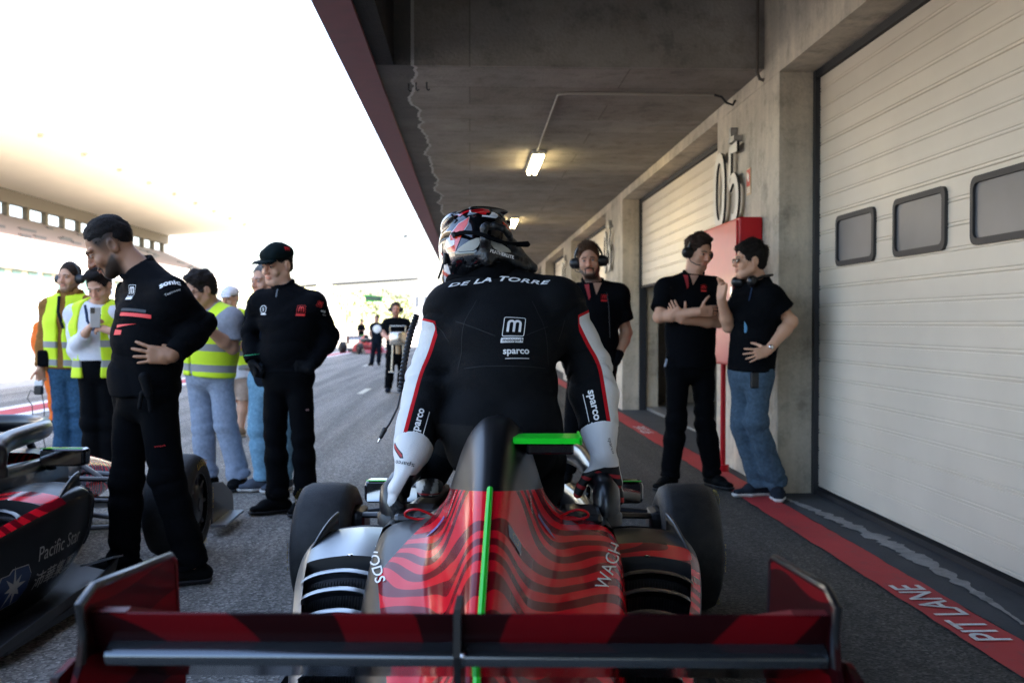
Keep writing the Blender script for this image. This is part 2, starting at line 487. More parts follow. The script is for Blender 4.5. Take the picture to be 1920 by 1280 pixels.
# ================================================================== SETTING
def world_noise(N, L, scale, detail=6, stretch=(1, 1, 1), rough=.55):
    tc = N.new('ShaderNodeTexCoord'); mp = N.new('ShaderNodeMapping'); mp.inputs['Scale'].default_value = stretch
    L.new(tc.outputs['Object'], mp.inputs[0]); n = N.new('ShaderNodeTexNoise'); n.inputs['Scale'].default_value = scale
    n.inputs['Detail'].default_value = detail; n.inputs['Roughness'].default_value = rough; L.new(mp.outputs[0], n.inputs['Vector']); return n.outputs[0]
def ramp(N, L, f, *stops):
    r = N.new('ShaderNodeValToRGB'); e = r.color_ramp.elements
    while len(e) < len(stops): e.new(.5)
    for x, (p, c) in zip(e, stops): x.position = p; x.color = (*(c if isinstance(c, tuple) else (c, c, c)), 1)
    L.new(f, r.inputs[0]); return r.outputs[0]
def bump_node(N, L, h, strength=.4, dist=.01, p=None):
    b = N.new('ShaderNodeBump'); b.inputs['Strength'].default_value = strength; b.inputs['Distance'].default_value = dist
    L.new(h, b.inputs['Height']); L.new(b.outputs[0], p.inputs['Normal'])

def asphalt_mat():
    m = mat('asphalt', (.06, .06, .06), .8); N, L = nodes(m); p = N['Principled BSDF']
    grain = world_noise(N, L, 150, 4); big = world_noise(N, L, .9, 5, (1, .35, 1)); mid = world_noise(N, L, 14, 5)
    tc = N.new('ShaderNodeTexCoord'); vo = N.new('ShaderNodeTexVoronoi'); vo.inputs['Scale'].default_value = 85
    L.new(tc.outputs['Object'], vo.inputs['Vector'])
    stone = ramp(N, L, vo.outputs['Color'], (.2, (.044, .040, .035)), (.7, (.175, .162, .142)), (.96, (.36, .34, .30)))
    c = mix_node(N, L, math_node(N, L, 'MULTIPLY', grain, .5), stone, (.128, .119, .105))
    v = math_node(N, L, 'ADD', math_node(N, L, 'MULTIPLY', big, .75), math_node(N, L, 'MULTIPLY', mid, .55))
    hs = N.new('ShaderNodeHueSaturation'); L.new(c, hs.inputs['Color']); 
    sk = ramp(N, L, world_noise(N, L, .8, 4, (3.2, .10, 1)), (.42, 1.), (.62, .58)); L.new(math_node(N, L, 'MULTIPLY', math_node(N, L, 'ADD', v, 1.15), sk), hs.inputs['Value'])
    # canopy shade painted into the asphalt colour: darker on the garage side, uneven edge
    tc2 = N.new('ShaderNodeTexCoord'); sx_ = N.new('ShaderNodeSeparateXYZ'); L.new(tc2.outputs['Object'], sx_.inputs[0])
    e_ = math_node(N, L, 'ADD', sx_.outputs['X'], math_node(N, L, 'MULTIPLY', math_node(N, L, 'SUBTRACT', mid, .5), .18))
    shade_ = ramp(N, L, math_node(N, L, 'MULTIPLY_ADD', e_, 1.0, -.1), (.42, 1.), (.55, .25))
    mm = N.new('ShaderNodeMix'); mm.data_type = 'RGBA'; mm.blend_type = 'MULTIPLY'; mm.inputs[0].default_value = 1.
    L.new(hs.outputs[0], mm.inputs[6]); L.new(shade_, mm.inputs[7]); L.new(mm.outputs[2], p.inputs['Base Color'])
    h = math_node(N, L, 'ADD', math_node(N, L, 'MULTIPLY', vo.outputs['Distance'], 1.2), grain)
    bump_node(N, L, h, .8, .006, p); p.inputs['Specular IOR Level'].default_value = .35
    return m
def concrete_mat(name, col, boards=False, streak=False, crack=False):
    m = mat(name, col, .85, spec=.25); N, L = nodes(m); p = N['Principled BSDF']
    a = world_noise(N, L, 1.6, 8); b = world_noise(N, L, 40, 4); s = world_noise(N, L, 3.0, 5, (3, 3, .25))
    v = math_node(N, L, 'ADD', math_node(N, L, 'MULTIPLY', a, 1.15), math_node(N, L, 'MULTIPLY', b, .35)); v = math_node(N, L, 'SUBTRACT', v, .22)
    blot = ramp(N, L, world_noise(N, L, 5.5, 7, rough=.7), (.50, 0.), (.68, .30)); v = math_node(N, L, 'SUBTRACT', v, math_node(N, L, 'MULTIPLY', blot, 1.))
    if streak: v = math_node(N, L, 'ADD', v, math_node(N, L, 'MULTIPLY', math_node(N, L, 'SUBTRACT', s, .5), .7))
    hs = N.new('ShaderNodeHueSaturation'); hs.inputs['Color'].default_value = (*col, 1); L.new(math_node(N, L, 'ADD', v, .48), hs.inputs['Value'])
    out = hs.outputs[0]
    h = math_node(N, L, 'ADD', b, math_node(N, L, 'MULTIPLY', a, .6))
    if boards:
        tc = N.new('ShaderNodeTexCoord'); br = N.new('ShaderNodeTexBrick'); br.inputs['Scale'].default_value = 1
        br.inputs['Brick Width'].default_value = 2.4; br.inputs['Row Height'].default_value = .62; br.inputs['Mortar Size'].default_value = .006
        br.inputs['Color1'].default_value = (1, 1, 1, 1); br.inputs['Color2'].default_value = (.82, .8, .78, 1); br.inputs['Mortar'].default_value = (.5, .48, .45, 1)
        L.new(tc.outputs['Object'], br.inputs['Vector'])
        mx = N.new('ShaderNodeMix'); mx.data_type = 'RGBA'; mx.blend_type = 'MULTIPLY'; mx.inputs[0].default_value = .8
        L.new(out, mx.inputs[6]); L.new(br.outputs['Color'], mx.inputs[7]); out = mx.outputs[2]
        rs = world_noise(N, L, 1.1, 6); out = mix_node(N, L, ramp(N, L, rs, (.55, 0.), (.72, .38)), out, (.17, .10, .055))
    if crack:
        tc = N.new('ShaderNodeTexCoord'); sp = N.new('ShaderNodeSeparateXYZ'); L.new(tc.outputs['Object'], sp.inputs[0])
        w1 = world_noise(N, L, 1.1, 4, (0, 1, 0), .6)
        x = math_node(N, L, 'ADD', sp.outputs['X'], math_node(N, L, 'MULTIPLY', math_node(N, L, 'SUBTRACT', w1, .5), .42))
        d = math_node(N, L, 'ABSOLUTE', math_node(N, L, 'ADD', x, .46))
        out = mix_node(N, L, math_node(N, L, 'MULTIPLY', math_node(N, L, 'LESS_THAN', x, -.46), .72), out, (.045, .047, .05))
        out = mix_node(N, L, math_node(N, L, 'LESS_THAN', d, .012), out, (.5, .48, .45))
    L.new(out, p.inputs['Base Color']); bump_node(N, L, h, .6, .012, p)
    return m
def paint_mat(name, col, wear=.5, rough=.7, under=(.06, .06, .062)):
    m = mat(name, col, rough); N, L = nodes(m); p = N['Principled BSDF']
    a = world_noise(N, L, 9, 8, rough=.7); b = world_noise(N, L, 120, 3); c = world_noise(N, L, 2.0, 5)
    f = ramp(N, L, math_node(N, L, 'ADD', math_node(N, L, 'MULTIPLY', a, .7), math_node(N, L, 'MULTIPLY', b, .3)), (.60-.14*wear, 0.), (.74, .9))
    hs = N.new('ShaderNodeHueSaturation'); hs.inputs['Color'].default_value = (*col, 1); L.new(math_node(N, L, 'ADD', math_node(N, L, 'MULTIPLY', c, .7), .6), hs.inputs['Value'])
    L.new(mix_node(N, L, f, hs.outputs[0], under), p.inputs['Base Color']); bump_node(N, L, b, .4, .004, p)
    return m
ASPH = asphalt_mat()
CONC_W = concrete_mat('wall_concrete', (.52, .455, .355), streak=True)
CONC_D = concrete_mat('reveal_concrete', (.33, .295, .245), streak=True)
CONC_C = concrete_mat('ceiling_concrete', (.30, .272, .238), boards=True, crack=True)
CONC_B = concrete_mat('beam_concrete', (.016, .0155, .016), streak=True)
APRON = mat('apron_concrete', (.032, .036, .042), .8, var=.25, vscale=3, bump=.25, bscale=90)
REDP = paint_mat('red_ground_paint', (.42, .022, .026), .5)
WHITEP = paint_mat('white_ground_paint', (.72, .7, .68), .9)
SCUFF = paint_mat('scuffed_white_paint', (.32, .31, .30), 1.6, under=(.036, .04, .046))
REDF = mat('red_fascia_paint', (.16, .012, .022), .5, var=.12)
BLACKM = mat('black_rubber', (.012, .012, .014), .7, bump=.1)
STEELD = mat('dark_steel', (.05, .052, .058), .45, metal=.6)
WHITEWALL = mat('white_render', (.72, .70, .66), .8, var=.06, vscale=1.)

def slope(y): return -.0068*min(max(0., y-9.), 60.)
# ground: one sheet to the horizon, falling gently away down the pit lane
ys = [-60, -20, -5, 0, 3, 6, 9, 12, 16, 20, 30, 40, 55, 69, 120, 400, 1500]; xs = [-900, -200, -60, -20, -8, -3, 0, 2.6, 6, 60, 900]
gv = [(x, y, slope(y)) for y in ys for x in xs]; nx = len(xs)
gf = [(j*nx+i, j*nx+i+1, (j+1)*nx+i+1, (j+1)*nx+i) for j in range(len(ys)-1) for i in range(nx-1)]
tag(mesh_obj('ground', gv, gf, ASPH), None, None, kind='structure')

def ground_strip(name, x0, x1, y0, y1, m, dz=.004, step=1.0, jag=.0):
    """painted strip along the pit lane, edges slightly uneven"""
    V, F = [], []; n = max(2, int((y1-y0)/step))
    for i in range(n+1):
        y = y0+(y1-y0)*i/n; j0, j1 = rng.uniform(-jag, jag, 2)
        V += [(x0+j0, y, slope(y)+dz), (x1+j1, y, slope(y)+dz)]
    F = [(2*i, 2*i+1, 2*i+3, 2*i+2) for i in range(n)]
    return tag(mesh_obj(name, V, F, m), None, None, kind='structure')
ground_strip('garage_apron', 2.12, 2.62, -3, 68, APRON, .004, .5, .006)
ground_strip('red_line', 1.895, 2.11, -3, 68, REDP, .008, .12, .006)
ground_strip('white_line', -6.98, -6.76, 4, 68, WHITEP, .004)
ground_strip('red_line', -6.755, -6.27, 4, 68, REDP, .004)
ground_strip('white_line', -6.265, -6.04, 4, 68, WHITEP, .004)
ground_strip('pale_verge', -10.4, -9.2, 4, 68, mat('pale_concrete', (.30, .30, .29), .8, var=.2), .004)
for (px, py, L_) in ((683, 720, 1.6), (690, 668, 3.0), (699, 646, 4.0)):
    Y0 = CAMH*FPX/(py-606+6); q = at(px, py, Y0); Y0 = q.y
    V = [(q.x-.06, Y0-L_/2), (q.x+.06, Y0-L_/2), (q.x+.06, Y0+L_/2), (q.x-.06, Y0+L_/2)]
    tag(mesh_obj('lane_dash', [(x+(y-Y0)*.0, y, slope(y)+.005) for x, y in V], [(0, 1, 2, 3)], mat('cream_ground_paint', (.55, .5, .38), .7)), None, None, kind='structure')
# ground lettering: reads from the pit lane side
def ground_text(txt, yc, xc, m, size=.155, width=1.5):
    v, f = text2d(txt, size, .012, 0, width)
    V = [(xc-b, yc+a, slope(yc)+.0125) for a, b in v]          # read from the garages: letters run up the lane, tops towards the lane
    o = mesh_obj('ground_lettering', V, f, m); tag(o, None, None, kind='structure'); return o
ground_text('PIT LANE', 4.1, 2.0, WHITEP, .205, .98)
ground_text('PIT LANE', 11.4, 2.0, WHITEP, .19, .95)
# scuffed pale trail on the dark apron
V = []; F = []
for i in range(90):
    t = i/89; y = 6.9-3.0*t; xm = 2.17+.12*math.sin(t*2.6)+.10*t*(1-t); wd = (.012+.045*math.sin(math.pi*min(1, t*1.05))**1.0)*(.45+rng.rand()*.9)
    V += [(xm-wd, y, .0085), (xm+wd, y, .0085)]
    if i: F.append((2*i-2, 2*i-1, 2*i+1, 2*i))
tag(mesh_obj('scuff_trail', V, F, SCUFF), None, None, kind='structure')

# ------------------------------------------------------------------ pit building
pit = thing('pit_building', 'grey concrete pit garages with a red edged canopy along the right of the lane', 'building')
WX, DX, HZ, CZ = 2.2, 2.48, 3.01, 3.12
PITCHY = 7.3
def box_part(name, m, x0, x1, y0, y1, z0, z1, parent=pit, bev=0.):
    return MB().box(x0, x1, y0, y1, z0, z1, bev).build(name, m, parent)
NB = 9
pil = [(7.03+PITCHY*(i-1), 8.8+PITCHY*(i-1)) for i in range(NB)]
for i, (a, b) in enumerate(pil):
    mb = MB(); z0 = slope(b)-.1
    mb.box(WX, DX+.25, a, b, z0, HZ, .008)
    mb.build('pillar', CONC_W, pit)
box_part('lintel_wall', CONC_W, WX+.002, DX+.25, -30, pil[-1][1], HZ, 4.4)
box_part('side_wall', CONC_W, WX, DX+.25, -30, -.28, -.2, HZ-.002)
# roof slab with the front edge beam, the deep cross beam near the camera and the red fascia
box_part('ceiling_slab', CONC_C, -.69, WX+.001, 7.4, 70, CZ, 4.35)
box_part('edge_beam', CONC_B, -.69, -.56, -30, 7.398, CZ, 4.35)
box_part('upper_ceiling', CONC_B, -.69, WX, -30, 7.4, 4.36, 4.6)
box_part('fascia', REDF, -.925, -.692, -30, 70, CZ-.02, 3.75)
box_part('upper_storey', WHITEWALL, -.9, 12, -30, 70, 4.62, 9.0)
box_part('back_wall', CONC_D, 9.0, 9.3, -4, 68, -.5, 4.4)
box_part('garage_floor', mat('garage_floor_paint', (.16, .155, .145), .45, var=.15), 2.56, 9.0, -3, 68, -.7, .012)
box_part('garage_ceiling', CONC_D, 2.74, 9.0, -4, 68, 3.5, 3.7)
box_part('end_wall', CONC_D, 2.74, 9.0, -4, -3.8, -.5, 4.4)
# sectional doors: ribbed slabs
DOORM = mat('door_cream_paint', (.66, .58, .465), .42, var=.04, vscale=2.5, bump=.03, bscale=200)
GLASSF = mat('frosted_acrylic', (.12, .122, .128), .3, var=.08, vscale=4)
def garage_door(y0, y1, z0, z1, wins=False):
    x = DX; prof = []; zz = z1; k = 0
    while zz > z0+.02:
        zb = max(z0, zz-.127)
        deep = .009 if k % 4 == 3 else .006
        prof += [(x, zz), (x, zb+.030), (x+deep*.7, zb+.026), (x+deep*.7, zb+.021), (x, zb+.018), (x, zb+.010), (x+deep, zb+.006), (x+deep, zb+.001)]
        zz -= .127; k += 1
    outline = prof+[(x+.05, z0), (x+.05, z1)]
    mb = MB(); mb.extrude(outline, 'y', y0, y1)
    d = mb.build('garage_door', DOORM, pit, fix=True)
    MB().box(x-.012, x+.05, y0, y1, z0-.035, z0-.001).build('bottom_seal', BLACKM, d)
    if wins:
        for (yc, zc) in ((6.31, 1.77), (5.40, 1.77), (4.50, 1.77), (3.60, 1.77), (2.70, 1.77)):
            P = rrect(.64, .335, .05, 5); Q = rrect(.575, .27, .035, 5); n = len(P); V = []; F = []
            for (pp, xx) in ((P, x+.002), (P, x-.018), (Q, x-.020), (Q, x-.004)): V += [(xx, yc+a, zc+b) for a, b in pp]
            for s_ in range(3): F += [(s_*n+i, s_*n+(i+1) % n, (s_+1)*n+(i+1) % n, (s_+1)*n+i) for i in range(n)]
            wf = mesh_obj('window', V, F, mat('window_rubber', (.035, .033, .033), .6), d)
            mesh_obj('pane', [(x-.006, yc+a, zc+b) for a, b in Q], [tuple(range(n))], GLASSF, wf)
    return d
for i in range(NB-1):
    y0, y1 = pil[i][1]+.03, pil[i+1][0]-.03
    zb = {0: .04, 1: 1.80}.get(i, .04)
    garage_door(y0, y1, zb+slope(y1), HZ-(.06 if i else .03), wins=(i == 0))
    for yy in (y0-.025, y1-.022):
        MB().box(DX-.035, DX+.06, yy, yy+.05, slope(y1), HZ-.002).build('door_guide', STEELD, pit)
    MB().box(DX-.03, DX+.06, y0+.03, y1-.025, HZ-.055, HZ-.002).build('head_seal', BLACKM, pit)
    if i > 0: MB().box(2.75, 9.0, (pil[i][0]+pil[i][1])/2-.1, (pil[i][0]+pil[i][1])/2+.1, -.5, 3.5).build('party_wall', CONC_D, pit)

# ------------------------------------------------------------------ things on the building
DIG = mat('digit_face_cream', (.62, .58, .50), .5); DIGS = mat('digit_edge_black', (.012, .012, .012), .5)
def digit_curve(ch, h, w_):
    if ch == '0' : return [(w_/2*math.cos(R(a)), h/2*(abs(math.sin(R(a)))**.8)*(1 if math.sin(R(a)) >= 0 else -1)) for a in range(0, 361, 12)]
    if ch == '5':
        return [(w_*.42, h*.5), (-w_*.30, h*.5), (-w_*.36, h*.06)] + [(w_*.02+w_*.42*math.sin(R(a)), -h*.2+h*.29*math.cos(R(a))) for a in range(-50, 216, 14)]
    if ch == '6':
        lo = [(w_*.46*math.cos(R(a)), -h*.2+h*.29*math.sin(R(a))) for a in range(150, -211, -15)]
        return [(w_*.34, h*.5), (-w_*.1, h*.32), (-w_*.38, h*.02)] + lo
    if ch == '7': return [(-w_*.45, h*.5), (w_*.42, h*.5), (w_*.1, 0), (-w_*.1, -h*.5)]
    return [(-w_*.45, h*.5), (w_*.45, h*.5)]
def bay_number(txt, yb, zc, label, h=.66):
    y_far = yb
    t = thing('bay_number', label, 'number sign', (WX-.06, yb-.42, zc), 0, 'bay numbers on the pillars')
    for i, ch in enumerate(txt):
        pts = digit_curve(ch, h-.08, .30); off = .225-.45*i
        zo = -.035
        sh = stroke2d(pts, .086)
        V = []; F = []; n = len(sh[0])
        for xx in (0., .020): V += [(xx, off-a, b+zo) for a, b in sh[0]]
        m = n//2
        F += [tuple(q) for q in sh[1]]; F += [tuple(j+n for j in reversed(q)) for q in sh[1]]
        for k in range(m-1): F += [(2*k, 2*k+2, 2*k+2+n, 2*k+n), (2*k+1, 2*k+1+n, 2*k+3+n, 2*k+3)]
        F += [(0, n, n+1, 1), (2*m-2, 2*m-1, 2*m-1+n, 2*m-2+n)]
        o = mesh_obj('digit', V, F, [DIG, DIGS], t); nf = len(sh[1])
        for p in o.data.polygons: p.material_index = 0 if p.index < nf else 1
    br = MB()
    br.box(-.01, .058, -.30, -.12, h/2-.02, h/2+.025); br.box(.0, .058, -.16, -.11, h/2-.02, h/2+.11)
    br.build('bracket', mat('galvanised', (.35, .34, .32), .5, metal=.5, var=.3, vscale=30), t)
    return t
bay_number('05', 8.70, 2.385, 'large standing cream digits 05 on the pillar above the red cabinet')
bay_number('06', 15.95, 2.38, 'cream digits 06 on the second pillar behind the bearded man')
bay_number('07', 23.2, 2.33, 'small far cream digits 07 on the third pillar')

REDC = mat('cabinet_red_gloss', (.50, .005, .012), .36, coat=.12, spec=.3, var=.05)
cab = thing('hose_cabinet', 'tall glossy red fire hose cabinet on the pillar behind the two talking men', 'fire cabinet', (2.11, 8.0, 0))
MB().box(-.09, .089, -.59, .59, .89, 2.02, .012).build('cabinet_body', REDC, cab)
dp = MB().box(-.108, -.0905, -.57, .57, .91, 2.0, .005).build('door', REDC, cab)
MB().box(-.122, -.107, -.50, -.46, 1.36, 1.50, .004).build('handle', mat('chrome', (.7, .7, .7), .15, metal=1.), dp)
MB().tube([(-.03, .1, .9), (-.03, .1, .02)], .022).tube([(-.03, .1, .06), (-.03, .1, .0)], .05).build('riser_pipe', REDC, cab, True)

fs = thing('fire_sign', 'small red and cream fire notice on the pillar beside the digits 05', 'sign', (WX, 7.78, 2.335))
MB().box(-.006, .0, -.055, .055, -.105, .105).build('plate', mat('sign_cream', (.6, .42, .24), .5), fs)
MB().box(-.0085, -.0065, -.047, .047, -.035, .095).build('red_panel', mat('sign_red', (.55, .03, .02), .5), fs)
mb = MB(); mb.box(-.0105, -.0087, -.02, .008, .0, .06).box(-.0105, -.0087, .01, .03, .02, .075)
for k in range(3): mb.box(-.0085, -.0065, -.04, .04, -.055-.016*k, -.048-.016*k)
mb.build('pictogram', mat('sign_white', (.75, .7, .6), .5), fs)

TUBE = mat('lamp_tube', (.9, .8, .5), .4, emit=((1., .80, .42), 7.))
LB = mat('lamp_base', (.55, .53, .48), .5)
for i, (lx, ly, lb) in enumerate(((.76, 11.6, 'lit twin tube lamp on the ceiling, the nearest one'), (.80, 18.4, 'second lit tube lamp, just above the crash helmet'), (.80, 25.7, 'far lit tube lamp hidden behind the driver'))):
    t = thing('ceiling_light', lb, 'lamp', (lx, ly, CZ), 0, 'lit tube lamps under the canopy')
    MB().box(-.075, .075, -.68, .68, -.045, .0, .01).build('lamp_base', LB, t)
    for s_ in (-.036, .036):
        MB().tube([(s_, -.62, -.065), (s_, .62, -.065)], .021, 10).build('tube', TUBE, t, True)
CBL = mat('cable_grey', (.34, .31, .26), .6); CBK = mat('cable_black', (.015, .015, .017), .5)
t = MB().tube([(.74, 10.9, CZ-.012), (.73, 8.25, CZ-.012), (.80, 8.2, CZ-.012), (2.02, 8.2, CZ-.012)], .011, 8).build('conduit', CBL, None, True)
tag(t, 'thin pale conduit running across the ceiling to the nearest lamp', 'conduit')
t = MB().tube([(2.02, 8.2, CZ-.012), (2.08, 8.19, CZ-.03), (2.12, 8.18, CZ-.08), (2.17, 8.17, CZ-.10), (2.19, 8.17, CZ-.06)], .010, 8).build('cable', CBK, None, True)
tag(t, 'short black cable drooping from the conduit into the wall', 'cable')
t = MB().tube([(2.14, 7.37, 4.34), (2.14, 7.37, 3.20), (2.135, 7.36, 3.09), (2.15, 7.34, 3.03), (2.18, 7.33, 3.02)], .012, 8).build('cable', mat('cable_brown', (.12, .10, .08), .6), None, True)
tag(t, 'long cable hanging down the dark beam with a hooked end', 'cable')
for k, (px, py) in enumerate(((766, 172), (780, 170), (800, 169))):
    Y0 = FPX*1.86/(606-py+2); q = at(px, py, Y0)
    h = MB().tube([(q.x, Y0, CZ), (q.x, Y0, CZ-.05), (q.x+.012, Y0, CZ-.065), (q.x+.024, Y0, CZ-.055)], .006, 6).build('ceiling_hook', CBK, None, True)
    tag(h, 'small black hook in the ceiling beside the pale crack', 'hook', 'hooks in the ceiling')

# ------------------------------------------------------------------ far side: pit wall, grandstand, hill, poles
pw = thing('pit_wall', 'sunlit white concrete pit wall across the lane', 'wall', (-10.6, 30, 0))
MB().box(-.2, .2, -32, 50, -.5, 1.02, .03).build('wall', WHITEWALL, pw)
mb = MB()
for y in np.arange(-30, 50, 2.5): mb.box(-.03, .03, y, y+.05, 1.02, 2.6)
mb.box(-.02, .02, -30, 50, 2.55, 2.62)
mb.build('railing', mat('pale_steel', (.6, .6, .6), .5), pw)
gs = thing('grandstand', 'long white grandstand with a vast cream roof across the track', 'grandstand', (-45, 110, 0))
SOF = mat('soffit_cream', (.72, .655, .55), .7, var=.06, vscale=.08); STW = mat('stand_concrete', (.30, .285, .265), .8, var=.12, vscale=.3)
Y0, Y1 = -95, 75
# roof: a thin sloping slab, front edge overhanging
x_f, z_f, x_b, z_b = 8.3, 18.3, -10.5, 17.2
mb = MB(); mb.extrude([(x_f, z_f), (x_f, z_f+.5), (x_b-2, z_b+2.2), (x_b-2, z_b)] + [(x_b+(x_f-x_b)*t, z_b+(z_f-z_b)*t-1.1*math.sin(math.pi*t)*0) for t in (0., .3, .6)], 'y', Y0, Y1)
mb.build('roof', SOF, gs)
mb = MB(); mb.box(x_b-.4, x_b+.5, Y0, Y1, z_b-1.6, z_b-.003)
mb.build('roof_beam', mat('beam_taupe', (.12, .10, .075), .8), gs)
for y in np.arange(Y0+2, Y1, 5.5): MB().box(x_b-.35, x_b+.35, y, y+.7, 13.2, z_b-1.601).build('roof_post', mat('post_tan', (.14, .115, .07), .8), gs)
mb = MB(); rows = 18
for i in range(rows):
    t = i/rows; x0 = x_b-.5+(12.5)*(1-t)*1.0; z = 8.6+(14.2-8.6)*t
    mb.box(x0-.8, x0, Y0, Y1, z-.5, z)
mb.build('terraces', STW, gs)
mb = MB()
for i in range(1, rows):
    t = i/rows; x0 = x_b-.5+12.5*(1-t); z = 8.6+5.6*t
    mb.box(x0-.55, x0-.25, Y0, Y1, z+.003, z+.38)
mb.build('seat_rows', mat('seat_grey', (.085, .06, .06), .6), gs)
mb = MB()
for k in range(60):
    i = rng.randint(3, rows-2); t = i/rows; x0 = x_b-.5+12.5*(1-t); z = 8.6+5.6*t; y = rng.uniform(Y0, Y1); n = rng.uniform(1, 5)
    MB().box(x0-.56, x0-.2, y, y+n, z+.002, z+.5).build('seat_block', mat('seat_dark', (.012, .012, .018), .6), gs)
MB().box(2.0, 3.2, Y0, Y1, 6.3, 9.2).build('fascia', STW, gs)
MB().box(2.3, 2.6, Y0, Y1, 4.4, 6.299).build('suite_wall', mat('suite_cream', (.34, .31, .24), .7), gs)
mb = MB()
for y in np.arange(Y0+1, Y1-2, 3.4): MB().box(2.602, 2.66, y, y+2.0, 4.5, 6.2).build('window', mat('suite_glass', (.05, .12, .115), .3, spec=.3), gs)
MB().box(2.0, 3.6, Y0, Y1, -1, 4.398).build('lower_wall', STW, gs)
for y in np.arange(-89.4, 70, 10.1): MB().box(6.25, 6.75, y, y+.5, 17.85, 18.16, .04).build('downlight', mat('downlight_tan', (.62, .55, .44), .6), gs)
# track-side fence, hill and far structures
HILL = mat('dry_hill', (.34, .33, .16), .9, var=.35, vscale=.03)
N_, M_ = 60, 14; V = []; F = []
for j in range(M_):
    for i in range(N_):
        x = -520+i*900/(N_-1); t = j/(M_-1); y = 260+t*420
        z = -1+ (26+8*math.sin(i*.37)+5*math.sin(i*.9+1))*math.sin(min(1., t*1.3)*math.pi/2)*(1.0 if x < 40 else .8)
        V.append((x, y, z))
F = [(j*N_+i, j*N_+i+1, (j+1)*N_+i+1, (j+1)*N_+i) for j in range(M_-1) for i in range(N_-1)]
tag(mesh_obj('hill', V, F, HILL, smooth=True), None, None, kind='structure')
FARW = mat('far_white', (.75, .74, .72), .7)
def far_box(name, label, cat, px0, px1, py0, py1, Y, depth, m, group=None):
    a, b = at(px0, py1, Y), at(px1, py0, Y)
    t = thing(name, label, cat, ((a.x+b.x)/2, Y, a.z), 0, group); w_, h_ = abs(b.x-a.x), abs(b.z-a.z)
    return t, w_, h_, depth
t, w_, h_, d = far_box('race_control_building', 'white flat roofed building at the far end beside the driver', 'building', 775, 858, 540, 625, 120, 14, FARW)
MB().box(-w_/2, w_/2, 0, d, -3, h_, .1).build('wall', FARW, t)
MB().box(-w_/2-.4, w_/2+.4, -.5, d+.4, h_+.001, h_+.4).build('roof', mat('roof_grey', (.5, .5, .5), .7), t)
mb = MB()
for r_ in range(2):
    for k in range(5): mb.box(-w_/2+.3+k*w_/5.2, -w_/2+.3+k*w_/5.2+.7, -.06, -.002, 1+r_*2.2, 2.2+r_*2.2)
mb.build('window_band', mat('far_glass', (.2, .22, .24), .2), t)
g_ = thing('track_gantry', 'thin dark bridge rail spanning the far track on a white post', 'gantry', at(608, 600, 130))
a, b = at(560, 537, 130), at(790, 522, 130); c = at(608, 545, 130); g0 = Vector(g_.location)
MB().tube([a-g0, b-g0], .18, 8).build('beam', mat('gantry_dark', (.06, .06, .06), .6), g_)
MB().box(c.x-g0.x-.9, c.x-g0.x+.9, -.5, .5, -6, c.z-g0.z+1.2).build('post', FARW, g_)
b1, b2 = at(682, 552, 70), at(718, 566, 70)
ban = thing('banner', 'bright green advertising banner hanging over the far pit lane', 'banner', ((b1.x+b2.x)/2, 70, (b1.z+b2.z)/2))
hw, hh = (b2.x-b1.x)/2, (b1.z-b2.z)/2
MB().extrude([(-hw, hh), (hw, hh*.45), (hw*.93, -hh*.9), (-hw*.75, -hh)], 'y', -.03, .03).build('panel', mat('banner_green', (.02, .42, .06), .5), ban)
v, f = text2d('PIT STOP', .24, .03, 0, 1.0)
MB().extrude([(-hw*.8, -.13), (hw*.8, -.2), (hw*.8, .1), (-hw*.8, .15)], 'y', -.045, -.031).build('dark_band', mat('banner_dark', (.05, .1, .06), .5), ban)
MB().tube([(-hw*.9, 0, hh), (-hw*.9, .0, hh+.6)], .02).tube([(hw*.9, 0, hh*.5), (hw*.9, 0, hh+.6)], .02).build('hanger', STEELD, ban)
lp = thing('street_lamp', 'tall thin lamp post with a curled top beyond the canopy edge', 'street lamp', at(787, 640, 85))
b0 = Vector(lp.location); top = at(787, 440, 85)-b0
pts = [(0, 0, -2), (0, 0, top.z)] + [(-.55+.55*math.cos(R(a)), 0, top.z+.75*math.sin(R(a))) for a in range(20, 181, 20)]
MB().tube(pts, [.10]*2+[.05]*(len(pts)-2), 8).build('pole', FARW, lp, True)
MB().box(-1.35, -1.0, -.12, .12, top.z-.25, top.z-.02, .03).build('lamp_head', STEELD, lp)
# trees on the near slope of the hill, washed out by the light
LEAF = mat('far_foliage', (.15, .18, .07), .8, var=.4, vscale=.4); BARK = mat('far_bark', (.12, .09, .06), .9)
def far_tree(x, y, h, r):
    t = thing('tree', 'small round green tree on the pale far hill', 'tree', (x, y, 0), 0, 'trees on the far hill')
    MB().tube([(0, 0, -2), (0, 0, h*.5)], [.25, .15], 6).build('trunk', BARK, t)
    V = []; F = []
    for k in range(420):
        d = rng.normal(size=3); d /= np.linalg.norm(d); q = d*rng.uniform(.45, 1.)**.5*np.array([r, r, h*.42])*(1+.25*math.sin(d[0]*5+d[2]*4)); q[2] += h*.62
        a = rng.normal(size=3)*.28; b = rng.normal(size=3)*.28; n = len(V); V += [q, q+a, q+a+b, q+b]; F.append((n, n+1, n+2, n+3))
    mesh_obj('crown', V, F, LEAF, t)
for (px, Y, h, r) in ((560, 240, 9, 6), (585, 235, 8, 5), (650, 250, 10, 7), (680, 240, 8, 6), (735, 245, 9, 6), (760, 230, 7, 5), (540, 250, 9, 6)):
    q = at(px, 590, Y); far_tree(q.x, Y, h, r)
